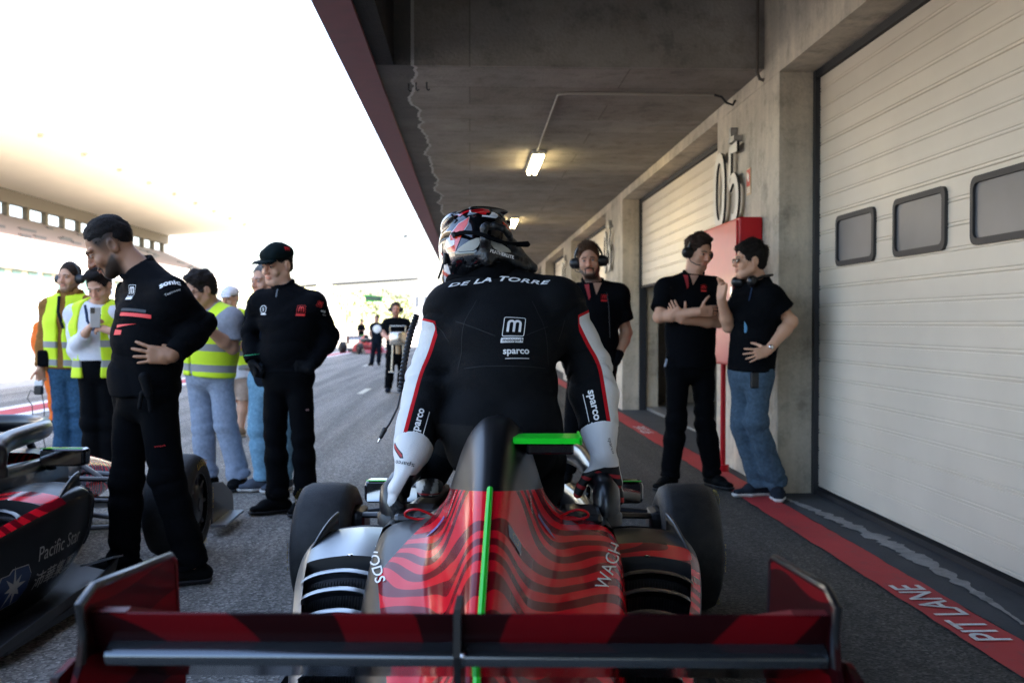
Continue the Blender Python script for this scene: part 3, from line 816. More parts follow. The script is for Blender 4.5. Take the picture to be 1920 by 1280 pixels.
# ================================================================== RACING CARS
CAR_X, CAR_Y, CAR_YAW = -.016, 1.26, .058
def catmull(P, n):
    """resample control rows (list of equal-shaped arrays) to n rows by a Catmull-Rom spline"""
    P = [np.asarray(p, float) for p in P]; m = len(P); out = []
    for i in range(n):
        t = i/(n-1)*(m-1); k = min(int(t), m-2); f = t-k
        p0, p1, p2, p3 = P[max(k-1, 0)], P[k], P[k+1], P[min(k+2, m-1)]
        out.append(.5*((2*p1)+(-p0+p2)*f+(2*p0-5*p1+4*p2-p3)*f*f+(-p0+3*p1-3*p2+p3)*f**3))
    return np.array(out)
def grid_mesh(G, skip=None):
    n, m = G.shape[:2]; V = G.reshape(-1, 3); F = []
    for i in range(n-1):
        for j in range(m-1):
            if skip is not None and skip(i, j): continue
            F.append((i*m+j, i*m+j+1, (i+1)*m+j+1, (i+1)*m+j))
    return V, F

def stripe_mat(name, cy=24, cx=-15, cz=9, nz_=16., red=(.72, .008, .020), dark=(.17, .004, .010), black=(.003, .0032, .004), rough=.16, coat=.11, scale=1., zone=True):
    """glossy zebra livery: bent red and oxblood bands; black beyond the painted boundary"""
    m = mat(name, red, rough, coat=coat, spec=.07); N, L = nodes(m); p = N['Principled BSDF']
    tc = N.new('ShaderNodeTexCoord'); mp = N.new('ShaderNodeMapping'); L.new(tc.outputs['Object'], mp.inputs[0])
    ab = N.new('ShaderNodeVectorMath'); ab.operation = 'ABSOLUTE'; L.new(mp.outputs[0], ab.inputs[0])
    nz = N.new('ShaderNodeTexNoise'); nz.inputs['Scale'].default_value = 1.9*scale; nz.inputs['Detail'].default_value = 0.5; L.new(mp.outputs[0], nz.inputs['Vector'])
    sp = N.new('ShaderNodeSeparateXYZ'); L.new(ab.outputs[0], sp.inputs[0])
    f = math_node(N, L, 'ADD', math_node(N, L, 'MULTIPLY', sp.outputs['Y'], cy*scale), math_node(N, L, 'MULTIPLY', sp.outputs['X'], cx*scale))
    f = math_node(N, L, 'ADD', f, math_node(N, L, 'MULTIPLY', sp.outputs['Z'], cz*scale))
    f = math_node(N, L, 'ADD', f, math_node(N, L, 'MULTIPLY', nz.outputs[0], nz_))
    s_ = math_node(N, L, 'SINE', math_node(N, L, 'MULTIPLY', f, 2.2))
    c = mix_node(N, L, math_node(N, L, 'GREATER_THAN', s_, .05), red, dark)
    if zone:
        a = N.new('ShaderNodeAttribute'); a.attribute_name = 'paint'
        g = math_node(N, L, 'GREATER_THAN', a.outputs['Fac'], 0.)
        c = mix_node(N, L, g, c, black)
        L.new(math_node(N, L, 'MULTIPLY_ADD', g, .20, rough), p.inputs['Roughness'])
        L.new(math_node(N, L, 'MULTIPLY_ADD', g, -coat*.6, coat), p.inputs['Coat Weight']); L.new(math_node(N, L, 'MULTIPLY_ADD', g, .21, .07), p.inputs['Specular IOR Level'])
    L.new(c, p.inputs['Base Color']); return m
LIV = stripe_mat('livery_paint', scale=1.25, nz_=19.); LIVW = stripe_mat('wing_livery', cy=9, cx=-20, cz=22, nz_=9., red=(.12, .0015, .004), dark=(.016, .001, .002), rough=.5, coat=.1, zone=False, scale=.8)
SATIN = mat('satin_black_paint', (.006, .0065, .008), .36, coat=.3)
SILV = mat('graphite_sheen', (.30, .33, .36), .30, metal=.85)
CARB = mat('carbon', (.006, .0065, .008), .45, coat=.1, bump=.05, bscale=300)
GLOSSB = mat('gloss_black', (.006, .007, .009), .2, coat=.5)
GRN = mat('fluorescent_green', (.008, .62, .018), .35)
RADI = mat('radiator_core', (.010, .011, .013), .5)
WHT = mat('decal_white', (.80, .79, .77), .5); GREY = mat('decal_grey', (.45, .44, .42), .5)
YEL = mat('tyre_yellow', (.55, .38, .02), .6)
CHROME = mat('mirror_glass', (.75, .75, .75), .04, metal=1.)
def tyre_mat():
    m = mat('tyre_rubber', (.016, .016, .018), .62, spec=.4); N, L = nodes(m); p = N['Principled BSDF']
    a = world_noise(N, L, 22, 6); b = world_noise(N, L, 160, 3)
    L.new(ramp(N, L, a, (.35, (.006, .006, .0065)), (.75, (.017, .017, .017))), p.inputs['Base Color'])
    bump_node(N, L, math_node(N, L, 'ADD', a, b), .45, .004, p); return m
TYRE = tyre_mat()
def wheel(car, x, v, r, w_, side):
    """side: +1 right wheel, -1 left; outer face at x+side*w/2"""
    o = w_/2; s = side
    wh = MB().lathe([(s*(o-.012), .03), (s*(o-.02), .10), (s*(o-.05), .13), (s*(o-.03), .165), (s*(o-.012), .17), (s*(o-.012), .160), (-s*(o-.02), .165), (-s*(o-.015), .155), (-s*(o-.06), .15), (-s*(o-.09), .06)], n=36).build('wheel', mat('rim_dark', (.018, .018, .02), .35, metal=.6), car, True, loc=(x, v, r))
    prof = [(-o+.012, .168), (-o+.0, .20), (-o+.004, r-.05), (-o+.02, r-.018), (-o+.05, r-.004), (0, r), (o-.05, r-.004), (o-.02, r-.018), (o-.004, r-.05), (o, .20), (o-.012, .168)]
    MB().lathe(prof, n=72).build('tyre', TYRE, wh, True)
    mb = MB()
    for k in range(8):
        th = 2*math.pi*k/8
        c, s_ = math.cos(th), math.sin(th)
        mb.tube([(s*(o-.035), .05*c, .05*s_), (s*(o-.03), .155*c, .155*s_)], .012, 6)
    mb.lathe([(s*(o-.005), .0), (s*(o-.005), .035), (s*(o-.04), .05)], n=16)
    mb.build('spokes', mat('spoke_grey', (.07, .07, .075), .35, metal=.7), wh, True)
    # lettering round the sidewall
    for ang, txt, col, sz in ((0., 'PIRELLI', YEL, .052), (180., 'PIRELLI', YEL, .052), (90., 'P ZERO', YEL, .03), (270., 'P ZERO', YEL, .03)):
        v_, f_ = text2d(txt, sz, .012, 0, 1.15); V = []
        for a, b in v_:
            rr = .222+b; th = R(ang) - s*a/.222*1.0
            V.append((s*(o+.0022), rr*math.sin(th)*1, rr*math.cos(th)))
        if s > 0: V = [(p[0], p[1]*-1, p[2]) for p in V]; V = [(p[0], -p[1], p[2]) for p in V]
        mesh_obj('sidewall_lettering', V, f_, col, wh)
    return wh

COVER = [  # (v, half profile from the crown outwards and down)
 (.22, [(0,.50),(.015,.497),(.03,.485),(.04,.465),(.05,.44),(.065,.415),(.085,.39),(.105,.365),(.12,.335),(.13,.30),(.13,.26),(.125,.20),(.11,.15)]),
 (.50, [(0,.60),(.018,.597),(.032,.58),(.045,.555),(.058,.525),(.08,.492),(.115,.462),(.155,.43),(.19,.395),(.21,.35),(.215,.30),(.205,.22),(.18,.14)]),
 (.85, [(0,.735),(.02,.731),(.040,.71),(.056,.675),(.072,.63),(.092,.572),(.135,.530),(.19,.512),(.24,.472),(.272,.415),(.28,.345),(.275,.25),(.25,.12)]),
 (1.2, [(0,.862),(.028,.855),(.055,.825),(.078,.78),(.100,.725),(.126,.665),(.162,.618),(.215,.585),(.285,.550),(.326,.49),(.336,.40),(.332,.28),(.30,.12)]),
 (1.5, [(0,.948),(.036,.94),(.070,.905),(.095,.855),(.117,.79),(.140,.72),(.180,.665),(.25,.635),(.315,.605),(.350,.55),(.360,.45),(.36,.30),(.33,.12)]),
 (1.66, [(0,.952),(.038,.942),(.072,.905),(.097,.855),(.118,.79),(.142,.72),(.185,.67),(.255,.645),(.322,.62),(.356,.565),(.366,.46),(.366,.30),(.335,.12)]),
]
POD = [  # right sidepod: (v, [(u,z) from the inner top edge over the top, round the shoulder and down to the floor])
 (.30, [(.16,.235),(.20,.235),(.25,.225),(.29,.20),(.305,.165),(.30,.12),(.28,.075)]),
 (.70, [(.22,.315),(.29,.318),(.35,.305),(.382,.282),(.392,.245),(.385,.165),(.36,.075)]),
 (1.1, [(.28,.40),(.36,.405),(.435,.392),(.472,.368),(.484,.33),(.472,.20),(.44,.075)]),
 (1.5, [(.33,.475),(.42,.482),(.515,.468),(.557,.443),(.571,.40),(.553,.22),(.50,.075)]),
 (1.85, [(.35,.515),(.46,.522),(.568,.508),(.612,.484),(.627,.435),(.605,.24),(.53,.08)]),
 (2.10, [(.352,.52),(.46,.528),(.575,.515),(.622,.492),(.637,.44),(.610,.26),(.53,.12)]),
 (2.20, [(.352,.50),(.46,.505),(.565,.492),(.608,.468),(.618,.42),(.595,.29),(.53,.17)]),
]
def make_car(label, group):
    car = thing('racing_car', label, 'racing car', (0, 0, 0), 0, group)
    # ---- engine cover
    half = catmull([np.array(p) for _, p in COVER], 70); vv = catmull([np.array([a]) for a, _ in COVER], 70)[:, 0]
    rows = []
    for i in range(70):
        pr = catmull([half[i][k] for k in range(13)], 49)
        L_ = [(-p[0], vv[i], p[1]) for p in pr[::-1]] + [(p[0], vv[i], p[1]) for p in pr[1:]]
        rows.append(L_)
    G = np.array(rows); V, F = grid_mesh(G)
    cov = mesh_obj('engine_cover', V, F, LIV, car, True)
    u, v, z = V[:, 0], V[:, 1], V[:, 2]
    # black: the crown above a level line, the shoulders by the cockpit and the whole left flank behind a diagonal
    top = (z-.762-.15*(1.5-v))*6
    left = np.minimum((-u-(.085+.22*(1.62-v)))*4, 9.)
    left = np.where((z > .62) & (u > -.16), -9, np.minimum((-u) - (.30-.17*np.clip((1.3-v)/.9, 0, 1) - .13*np.clip((v-1.3)/.3, 0, 1)), .2)*6)
    rightb = ((v-1.50)*2. if True else 0)+np.minimum(0, (u-.30)*5)
    set_attr(cov, 'paint', np.maximum(np.maximum(top, left), -9))
    # front wall of the cover (roll hoop and headrest side)
    g0 = G[-1]; MBc = MB(); MBc.add([tuple(q) for q in g0], [tuple(range(len(g0)))]); MBc.build('bulkhead', SATIN, cov)
    # green centre rib along the spine
    top_pts = [(0, vv[i], half[i][0][1]+.004) for i in range(70) if .3 < vv[i] < 1.10]
    rib = MB().tube(top_pts, .0075, 8).build('spine_strip', GRN, cov, True)
    # airbox mouth ring at the front of the crown
    MB().tube([(.072*math.cos(R(a)), 1.668, .86+.07*math.sin(R(a))) for a in range(0, 360, 20)], .012, 8, closed=True).build('air_intake', CARB, cov, True)
    # fluorescent camera wing on the right of the roll hoop
    cw = MB().extrude([(1.40, .898), (1.41, .912), (1.50, .914), (1.58, .907), (1.58, .900), (1.50, .900)], 'x', .05, .228).build('camera_wing', GRN, car)
    MB().box(.085, .214, 1.425, 1.57, .866, .8975, .006).build('camera_pod', GLOSSB, cw)
    MB().box(.2285, .236, 1.42, 1.57, .892, .915, .003).build('tip', GRN, cw)
    # red pull loops
    for s in (-1, 1):
        pts = [(s*.165, 1.60, .655), (s*.19, 1.59, .672), (s*.225, 1.58, .688), (s*.255, 1.58, .684), (s*.262, 1.59, .668), (s*.235, 1.60, .657), (s*.20, 1.60, .656), (s*.165, 1.60, .654)]
        pts = [tuple(q) for q in catmull([np.array(q) for q in pts], 40)]
        MB().tube(pts, .0036, 8).build('pull_loop', mat('loop_red', (.6, .01, .015), .4), cov, True)
    # ---- sidepods
    for s in (1, -1):
        half = catmull([np.array(p) for _, p in POD], 56); vv2 = catmull([np.array([a]) for a, _ in POD], 56)[:, 0]
        rows = []
        for i in range(56):
            pr = catmull([half[i][k] for k in range(7)], 37); rows.append([(s*p[0], vv2[i], p[1]) for p in pr])
        G = np.array(rows)
        def inside(vq, j): return .62 < vq < 1.76 and 2 <= j <= 15
        hole = lambda i, j: inside(vv2[i], j) and inside(vv2[i+1], j+1)
        V, F = grid_mesh(G, hole); pod = mesh_obj('sidepod', V, F, LIV if s > 0 else mat('sidepod_paint', (.22, .245, .27), .30, metal=.9), car, True)
        u, v, z = np.abs(V[:, 0]), V[:, 1], V[:, 2]
        jj = np.tile(np.arange(37), 56)
        set_attr(pod, 'paint', np.maximum((jj-21.)*.2, (v-(1.90 if s > 0 else -9))*1.5))
        # recess: inner floor of the vent and its walls
        ii = [i for i in range(56) if .62 < vv2[i] < 1.76]; i0, i1 = ii[0], ii[-1]; j0, j1 = 2, 16
        Gi = G[i0:i1+1, j0:j1+1].copy(); Gi[..., 2] -= .055; V, F = grid_mesh(Gi)
        rim = [(i0, j) for j in range(j0, j1+1)] + [(i, j1) for i in range(i0+1, i1+1)] + [(i1, j) for j in range(j1-1, j0-1, -1)] + [(i, j0) for i in range(i1-1, i0, -1)]
        n0 = len(V); V = list(map(tuple, V)) + [tuple(G[a, b]) for a, b in rim]; nr = len(rim)
        for k in range(nr):
            a, b = rim[k], rim[(k+1) % nr]; ia = (a[0]-i0)*(j1-j0+1)+a[1]-j0; ib = (b[0]-i0)*(j1-j0+1)+b[1]-j0
            F.append((n0+k, n0+(k+1) % nr, ib, ia))
        vent = mesh_obj('vent', V, F, RADI, pod)
        # core fins
        mb = MB()
        for j in np.linspace(j0+1, j1-1, 26):
            ja = int(j); f = j-ja
            pts = [tuple(G[i, ja]*(1-f)+G[i, min(ja+1, 36)]*f-np.array([0, 0, .048])) for i in range(i0, i1+1, 3)]
            mb.tube(pts, .0022, 4)
        mb.build('core_fins', mat('core_fin', (.02, .021, .023), .4, metal=.5), vent)
        # curved louvre blades: swept thin wings across the vent
        for k in range(8):
            vc = .66+.132*k; rows = []
            for j in np.linspace(j0, j1, 12):
                ja = int(j); f = j-ja
                def P(vq):
                    i = int(np.argmin(np.abs(vv2-vq))); i = min(max(i, 1), 54); q = G[i, ja]*(1-f)+G[i, min(ja+1, 36)]*f
                    return q+np.array([0, vq-vv2[i], 0])
                sw = .035*math.sin(math.pi*(j-j0)/(j1-j0))
                a = P(vc+sw); rows.append([a+np.array([0, .0, .004]), a+np.array([0, .022, .009]), a+np.array([0, .045, .002]), a+np.array([0, .062, -.028]), a+np.array([0, .042, -.006]), a+np.array([0, .02, -.002]), a+np.array([0, .0, .0])])
            V, F = grid_mesh(np.array(rows)); mesh_obj('louvre', V, F, SILV if s < 0 else SATIN, pod, True)
        # inlet face
        g = [tuple(q) for q in G[-1]] + [(s*.352, 2.17, .17)]
        MB().add(g, [tuple(range(len(g)))]).build('inlet', RADI, pod)
        MB().tube([tuple(q) for q in G[-1]][:-4], .012, 8).build('inlet_lip', SATIN, pod, True)
        # black tyre deflector standing on the shoulder
        pts = [(s*(.618-.04*t), 1.82+.36*t, .455+.05*math.sin(t*1.5)) for t in np.linspace(0, 1, 12)]
        V = []; F = []
        for k, q in enumerate(pts):
            hgt = .016+.046*math.sin(k/11*1.57)
            V += [q, (q[0]-s*.006, q[1], q[2]+hgt), (q[0]-s*.014, q[1], q[2]+hgt), (q[0]-s*.010, q[1], q[2])]
            if k:
                for c in range(4): F.append((4*k-4+c, 4*k-4+(c+1) % 4, 4*k+(c+1) % 4, 4*k+c))
        mesh_obj('deflector', V, F, SATIN, pod, True)
        # screws
        mb = MB()
        for (vq, j) in ((.95, 1), (1.3, 1), (1.75, 6), (.8, 18)):
            q = G[int(np.argmin(np.abs(vv2-vq))), j]; mb.lathe([(.0, .009), (.003, .009), (.004, .0)], tuple(q), 'z', 10)
        mb.build('screws', CHROME, pod)
    # ---- floor
    out = [(-.19, .15), (-.30, .5), (-.52, .9), (-.66, 1.3), (-.70, 1.9), (-.68, 2.35), (-.40, 2.55)]
    P = out + [(-a, b) for a, b in out[::-1]]
    MB().extrude(P, 'z', .045, .072).build('floor', CARB, car)
    for s in (-1, 1):
        MB().extrude([(1.0, .073), (2.3, .073), (2.36, .15), (2.2, .12), (1.2, .105)], 'x', s*.672, s*.682).build('floor_edge', CARB, car)
        MB().add([(s*.56, 2.28, .13), (s*.70, 2.36, .155), (s*.70, 2.24, .175), (s*.575, 2.18, .15), (s*.56, 2.28, .122), (s*.70, 2.36, .147), (s*.70, 2.24, .167), (s*.575, 2.18, .142)], [(0,1,2,3),(7,6,5,4),(0,4,5,1),(1,5,6,2),(2,6,7,3),(3,7,4,0)]).build('bargeboard', SILV, car)
    # ---- survival cell: cockpit sides as a U, then the closed nose
    rows = []
    for (v, wo, zt, wi) in ((1.665, .36, .625, .275), (1.9, .355, .615, .27), (2.2, .345, .60, .265), (2.5, .32, .585, .25), (2.75, .30, .575, .22)):
        h = [(-wo*.8, .08), (-wo, .2), (-wo, .45), (-wo*.985, zt-.05), (-wo*.94, zt-.008), (-(wo+wi)/2, zt+.004), (-wi-.008, zt-.006), (-wi, zt-.04), (-wi, .25), (-wi*.7, .14)]
        rows.append(np.array([(a, v, b) for a, b in h]+[(-a, v, b) for a, b in h[::-1]]))
    G = catmull(rows, 24); V, F = grid_mesh(G); tub = mesh_obj('cockpit', V, F, SATIN, car, True)
    rows = []
    for (v, wd, zt, zb) in ((2.75, .30, .58, .10), (3.0, .25, .57, .13), (3.4, .19, .50, .17), (3.8, .14, .41, .2), (4.1, .09, .33, .22), (4.2, .03, .28, .24)):
        rows.append(np.array([(wd*math.copysign(abs(math.cos(R(a)))**.6, math.cos(R(a))), v, (zt+zb)/2+(zt-zb)/2*math.copysign(abs(math.sin(R(a)))**.6, math.sin(R(a)))) for a in range(0, 361, 15)]))
    V, F = grid_mesh(catmull(rows, 26)); ns = mesh_obj('nose', V, F, LIV, car, True); set_attr(ns, 'paint', (V[:, 2]*0+.5) - (V[:, 1] > 3.1)*2)
    MB().box(-.26, .26, 1.68, 1.76, .2, .66, .03).build('headrest', mat('headrest_black', (.012, .012, .013), .55), car)
    MB().box(-.24, .24, 1.76, 2.6, .12, .17, .02).build('seat', mat('seat_shell', (.02, .02, .02), .6), car)
    for s in (-1, 1):   # padded surround either side of the head
        MB().box(min(s*.19, s*.315), max(s*.19, s*.315), 1.70, 1.90, .615, .650, .016).build('pad', SATIN, car)
    # ---- halo
    for_h = []
    pts = [(-.335, 1.90, .60), (-.34, 1.905, .655), (-.335, 1.94, .695), (-.315, 2.06, .712), (-.305, 2.25, .718), (-.29, 2.45, .72), (-.24, 2.62, .722), (-.13, 2.74, .722), (0, 2.78, .722)]
    pts = pts+[(-a, b, c) for a, b, c in pts[-2::-1]]
    pts = [tuple(p) for p in catmull([np.array(p) for p in pts], 70)]
    halo = MB().tube(pts, [.044 if (i < 8 or i > 61) else .036 for i in range(70)], 14, sx=1.25).build('halo', SATIN, car, True)
    MB().tube([(0, 2.77, .722), (0, 2.83, .69), (0, 2.95, .66), (0, 3.05, .55)], [.03, .026, .026, .03], 10, sx=.6).build('halo_pillar', SATIN, halo, True)
    for s in (-1, 1):
        MB().lathe([(.0, .055), (.03, .055), (.04, .047), (.06, .046)], (s*.335, 1.90, .585), 'z', 18).build('halo_foot', CARB, halo, True)
    # ---- mirrors
    for s in (-1, 1):
        c = (s*.41, 2.42, .600)
        mr = MB().box(c[0]-.105, c[0]+.105, c[1]-.03, c[1]+.06, c[2]-.043, c[2]+.040, .018).build('mirror', GLOSSB, car)
        MB().box(c[0]-.092, c[0]+.092, c[1]-.034, c[1]-.0305, c[2]-.034, c[2]+.032).build('mirror_glass', CHROME, mr)
        MB().box(c[0]-.095, c[0]+.095, c[1]-.032, c[1]-.020, c[2]+.0405, c[2]+.0435).build('mirror_edge', GRN, mr)
        MB().tube([(c[0]-s*.07, c[1]+.02, c[2]-.04), (s*.34, 2.45, .54)], .012, 8, sx=2).build('mirror_stalk', CARB, mr, True)
    # ---- wheels and suspension
    for s in (-1, 1):
        wheel(car, s*.765, 3.0, .268, .25, s); wheel(car, s*.775, .22, .29, .31, s)
        mb = MB()
        for (a, b, r_) in (((.17, 2.75, .45), (.70, 2.98, .40), .013), ((.15, 3.2, .42), (.70, 3.02, .40), .013), ((.18, 2.7, .20), (.70, 2.98, .17), .013), ((.15, 3.2, .19), (.70, 3.02, .17), .013), ((.15, 3.15, .50), (.69, 3.0, .2), .011), ((.15, 2.85, .33), (.70, 2.9, .30), .010)):
            mb.tube([(s*a[0], a[1], a[2]), (s*b[0], b[1], b[2])], r_, 8, sx=2.)
        mb.build('front_wishbone', CARB, car, True)
        mb = MB()
        for (a, b) in (((.12, .6, .34), (.66, .24, .36)), ((.10, .15, .36), (.66, .20, .36)), ((.12, .6, .18), (.66, .24, .16)), ((.1, .15, .18), (.66, .2, .16))):
            mb.tube([(s*a[0], a[1], a[2]), (s*b[0], b[1], b[2])], .013, 8, sx=2.)
        mb.build('rear_wishbone', CARB, car, True)
        MB().box(min(s*.60, s*.676), max(s*.60, s*.676), 2.90, 3.1, .15, .43, .03).build('brake_duct', CARB, car)
    # ---- front wing
    mb = MB()
    for k, (v0, z0) in enumerate(((3.62, .17), (3.72, .12), (3.86, .085))):
        rows = []
        for t in np.linspace(-1, 1, 21):
            x = .80*t; dz = .02*abs(t); ch = .15
            rows.append([(x, v0, z0+dz+.035), (x, v0+ch*.5, z0+dz+.012), (x, v0+ch, z0+dz-.006), (x, v0+ch*.5, z0+dz-.004), (x, v0, z0+dz+.029)])
        V, F = grid_mesh(np.array(rows)); mb.add(V, F)
    mb.build('front_wing', SILV, car, True)
    for s in (-1, 1):
        MB().extrude([(3.50, .06), (4.02, .05), (4.0, .16), (3.75, .27), (3.50, .30)], 'x', s*.805, s*.815).build('front_endplate', SATIN, car)
        MB().box(min(s*.816, s*.90), max(s*.816, s*.90), 3.46, 3.92, .055, .067).build('foot_plate', SILV, car)
    # ---- gearbox, diffuser, exhaust
    MB().box(-.11, .11, .12, .55, .12, .36, .04).build('gearbox', RADI, car)
    MB().lathe([(.0, .04), (.0, .048), (.12, .05), (.12, .04), (.0, .04)], (0, .1, .42), 'y', 20).build('exhaust', mat('exhaust_metal', (.2, .16, .12), .35, metal=1.), car, True)
    mb = MB()
    for x in np.linspace(-.45, .45, 7): mb.box(x-.004, x+.004, .02, .6, .05, .2)
    mb.box(-.46, .46, .02, .6, .2, .206); mb.build('diffuser', CARB, car)
    MB().box(-.04, .04, -.02, .02, .24, .36, .006).build('rain_light', mat('rain_light_red', (.25, .01, .01), .3), car)
    # ---- rear wing
    rw = .470
    fl = [(0, .8495), (.004, .851), (.012, .842), (.026, .815), (.050, .790), (.09, .772), (.09, .768), (.046, .780), (.016, .806), (.002, .842)]
    wing = MB().extrude(fl, 'x', -rw, rw).build('rear_wing', LIVW, car, True, crease=50)
    el = [(.012+.030*math.cos(R(a))*(1.0), .792+.0185*math.sin(R(a))) for a in range(60, 281, 12)]
    el = [(.034, .820), (-.001, .8035), (-.0045, .800), (-.006, .795), (-.003, .785), (.02, .780), (.2, .70), (.33, .66), (.34, .668), (.2, .722), (.06, .782)]
    MB().extrude(el, 'x', -rw+.02, rw-.002).build('main_plane', mat('plane_black_sheen', (.12, .135, .15), .14, metal=.9), wing, True, crease=60)
    st = MB().extrude([(-.010, .860), (.05, .862), (.09, .82), (.1, .55), (.05, .55), (-.006, .776), (-.014, .80)], 'x', -.0045, .0045).build('centre_strut', SATIN, wing)
    MB().lathe([(-.004, .006), (.004, .006), (.004, 0)], (.005, -.004, .80), 'x', 10).build('bolt', CHROME, st)
    for s in (-1, 1):
        prof = [(-.022, .866), (.02, .880), (.295, .855), (.312, .843), (.33, .70), (.35, .50), (.10, .46), (-.03, .70), (-.045, .765), (-.025, .79), (-.016, .83)]
        ep = MB().extrude(prof, 'x', s*(rw+.0008), s*(rw+.0085)).build('endplate', LIVW, wing)
        edge = [(s*(rw+.004), a, b) for a, b in prof[:5]]
        MB().tube([(s*(rw+.004), -.016, .79), (s*(rw+.004), -.012, .83)]+edge, .0062, 8).build('endplate_rim', SATIN, ep, True)
        MB().extrude([(-.05, .785), (.0, .792), (.40, .70), (.42, .46), (-.02, .46), (-.06, .75)], 'x', s*(rw+.018), s*(rw+.028)).build('lower_fence', LIVW, ep)
        MB().extrude([(0, .852), (.02, .853), (.28, .768), (.28, .760), (.02, .845)], 'x', s*(rw-.045), s*(rw-.0005)).build('gurney_step', mat('wing_red', (.12, .004, .008), .5), ep)
    return car
def finish_car(car, x, y, yaw):
    car.location = (x, y, 0); car.rotation_euler = (0, 0, -yaw)
def copy_tree(o, parent=None):
    c = o.copy(); COL.objects.link(c); c.parent = parent
    for ch in list(o.children): copy_tree(ch, c)
    return c
car = make_car('red and black open wheel racing car with the driver climbing out, its rear wing nearest', 'racing cars in the pit lane')
finish_car(car, CAR_X, CAR_Y, CAR_YAW)
car2 = copy_tree(car)
car2['label'] = 'second racing car at the left edge, showing its black flank with a white star badge'
finish_car(car2, -2.30, 2.29, .0)
car3 = copy_tree(car)
car3['label'] = 'tiny distant red racing car turned across the far pit lane'
q3 = at(650, 655, 50); finish_car(car3, q3.x+.3, 51.5, 2.72); car3.location.z = slope(50)
FARRED = mat('far_red_paint', (.45, .008, .015), .4)
for o in car3.children:
    if o.name.split('.')[0] in ('engine_cover', 'nose', 'sidepod', 'front_wing', 'cockpit'):
        o.material_slots[0].link = 'OBJECT'; o.material_slots[0].material = FARRED

def part_of(root, name, k=0):
    return [o for o in root.children if o.name.split('.')[0] == name][k]
# lettering on the near car
cov = part_of(car, 'engine_cover'); podr = part_of(car, 'sidepod', 0)
def side_text(target, txt, size, u_sign, v0, z0, m, bold=.0, shear=0., width=1., slope_=0., flip=False, extra=None, zdir=None):
    """letters wrapped on a car flank in the car's own frame: the flat shape is pushed sideways onto the surface"""
    sh = extra if extra is not None else text2d(txt, size, bold, shear, width)
    bv = BVHTree.FromPolygons([v.co for v in target.data.vertices], [tuple(p.vertices) for p in target.data.polygons])
    bm = bmesh.new(); vs_ = [bm.verts.new((x, y, 0)) for x, y in sh[0]]
    for f in sh[1]:
        try: bm.faces.new([vs_[i] for i in f])
        except Exception: pass
    bmesh.ops.triangulate(bm, faces=bm.faces[:])
    for _ in range(4):
        le = [e for e in bm.edges if e.calc_length() > .015]
        if not le: break
        bmesh.ops.subdivide_edges(bm, edges=le, cuts=1); bmesh.ops.triangulate(bm, faces=[f for f in bm.faces if len(f.verts) > 3])
    last = 0
    for v in bm.verts:
        a, b = v.co.x, v.co.y; p = Vector((u_sign*1.2, v0+a*u_sign, z0+b+slope_*a))
        h, n, _, _ = bv.ray_cast(p, Vector((-u_sign, 0, 0)), 1.2)
        if h is not None: last = h.x
        v.co = Vector((last+u_sign*.0025, p.y, p.z))
    me = bpy.data.meshes.new('lettering'); bm.to_mesh(me); bm.free(); me.materials.append(m)
    o = bpy.data.objects.new('lettering', me); link(o, target); return o
# ================================================================== PEOPLE
SKINS = {}
def skin_mat(name):
    return mat(name, (.5, .3, .2), .52, spec=.35, sss=.12, attr='Col', bump=.08, bscale=180)
SKIN = skin_mat('skin')
HAIRM = {}
def hair_mat(c):
    k = 'hair_%d' % int(sum(c)*10000)
    return mat(k, c, .7, var=.35, vscale=90, bump=.7, bscale=160, spec=.15)
def cloth(name, c, rough=.85, bump=.25, var=.10, sheen=.0): return mat(name, c, rough, var=var, vscale=45, bump=bump, bscale=700, spec=.05, sheen=sheen)
BLK = cloth('black_cloth', (.0026, .003, .0038)); BLK2 = cloth('soft_black_cloth', (.0032, .0037, .0048)); DENIML = cloth('pale_denim', (.24, .28, .35), var=.16); DENIMB = cloth('blue_denim', (.030, .075, .135), var=.28); DENIMG = cloth('grey_blue_denim', (.060, .092, .125), var=.24)
PLAST = mat('black_plastic', (.007, .007, .008), .38); SHOEB = cloth('black_shoe', (.005, .0055, .006), .7)

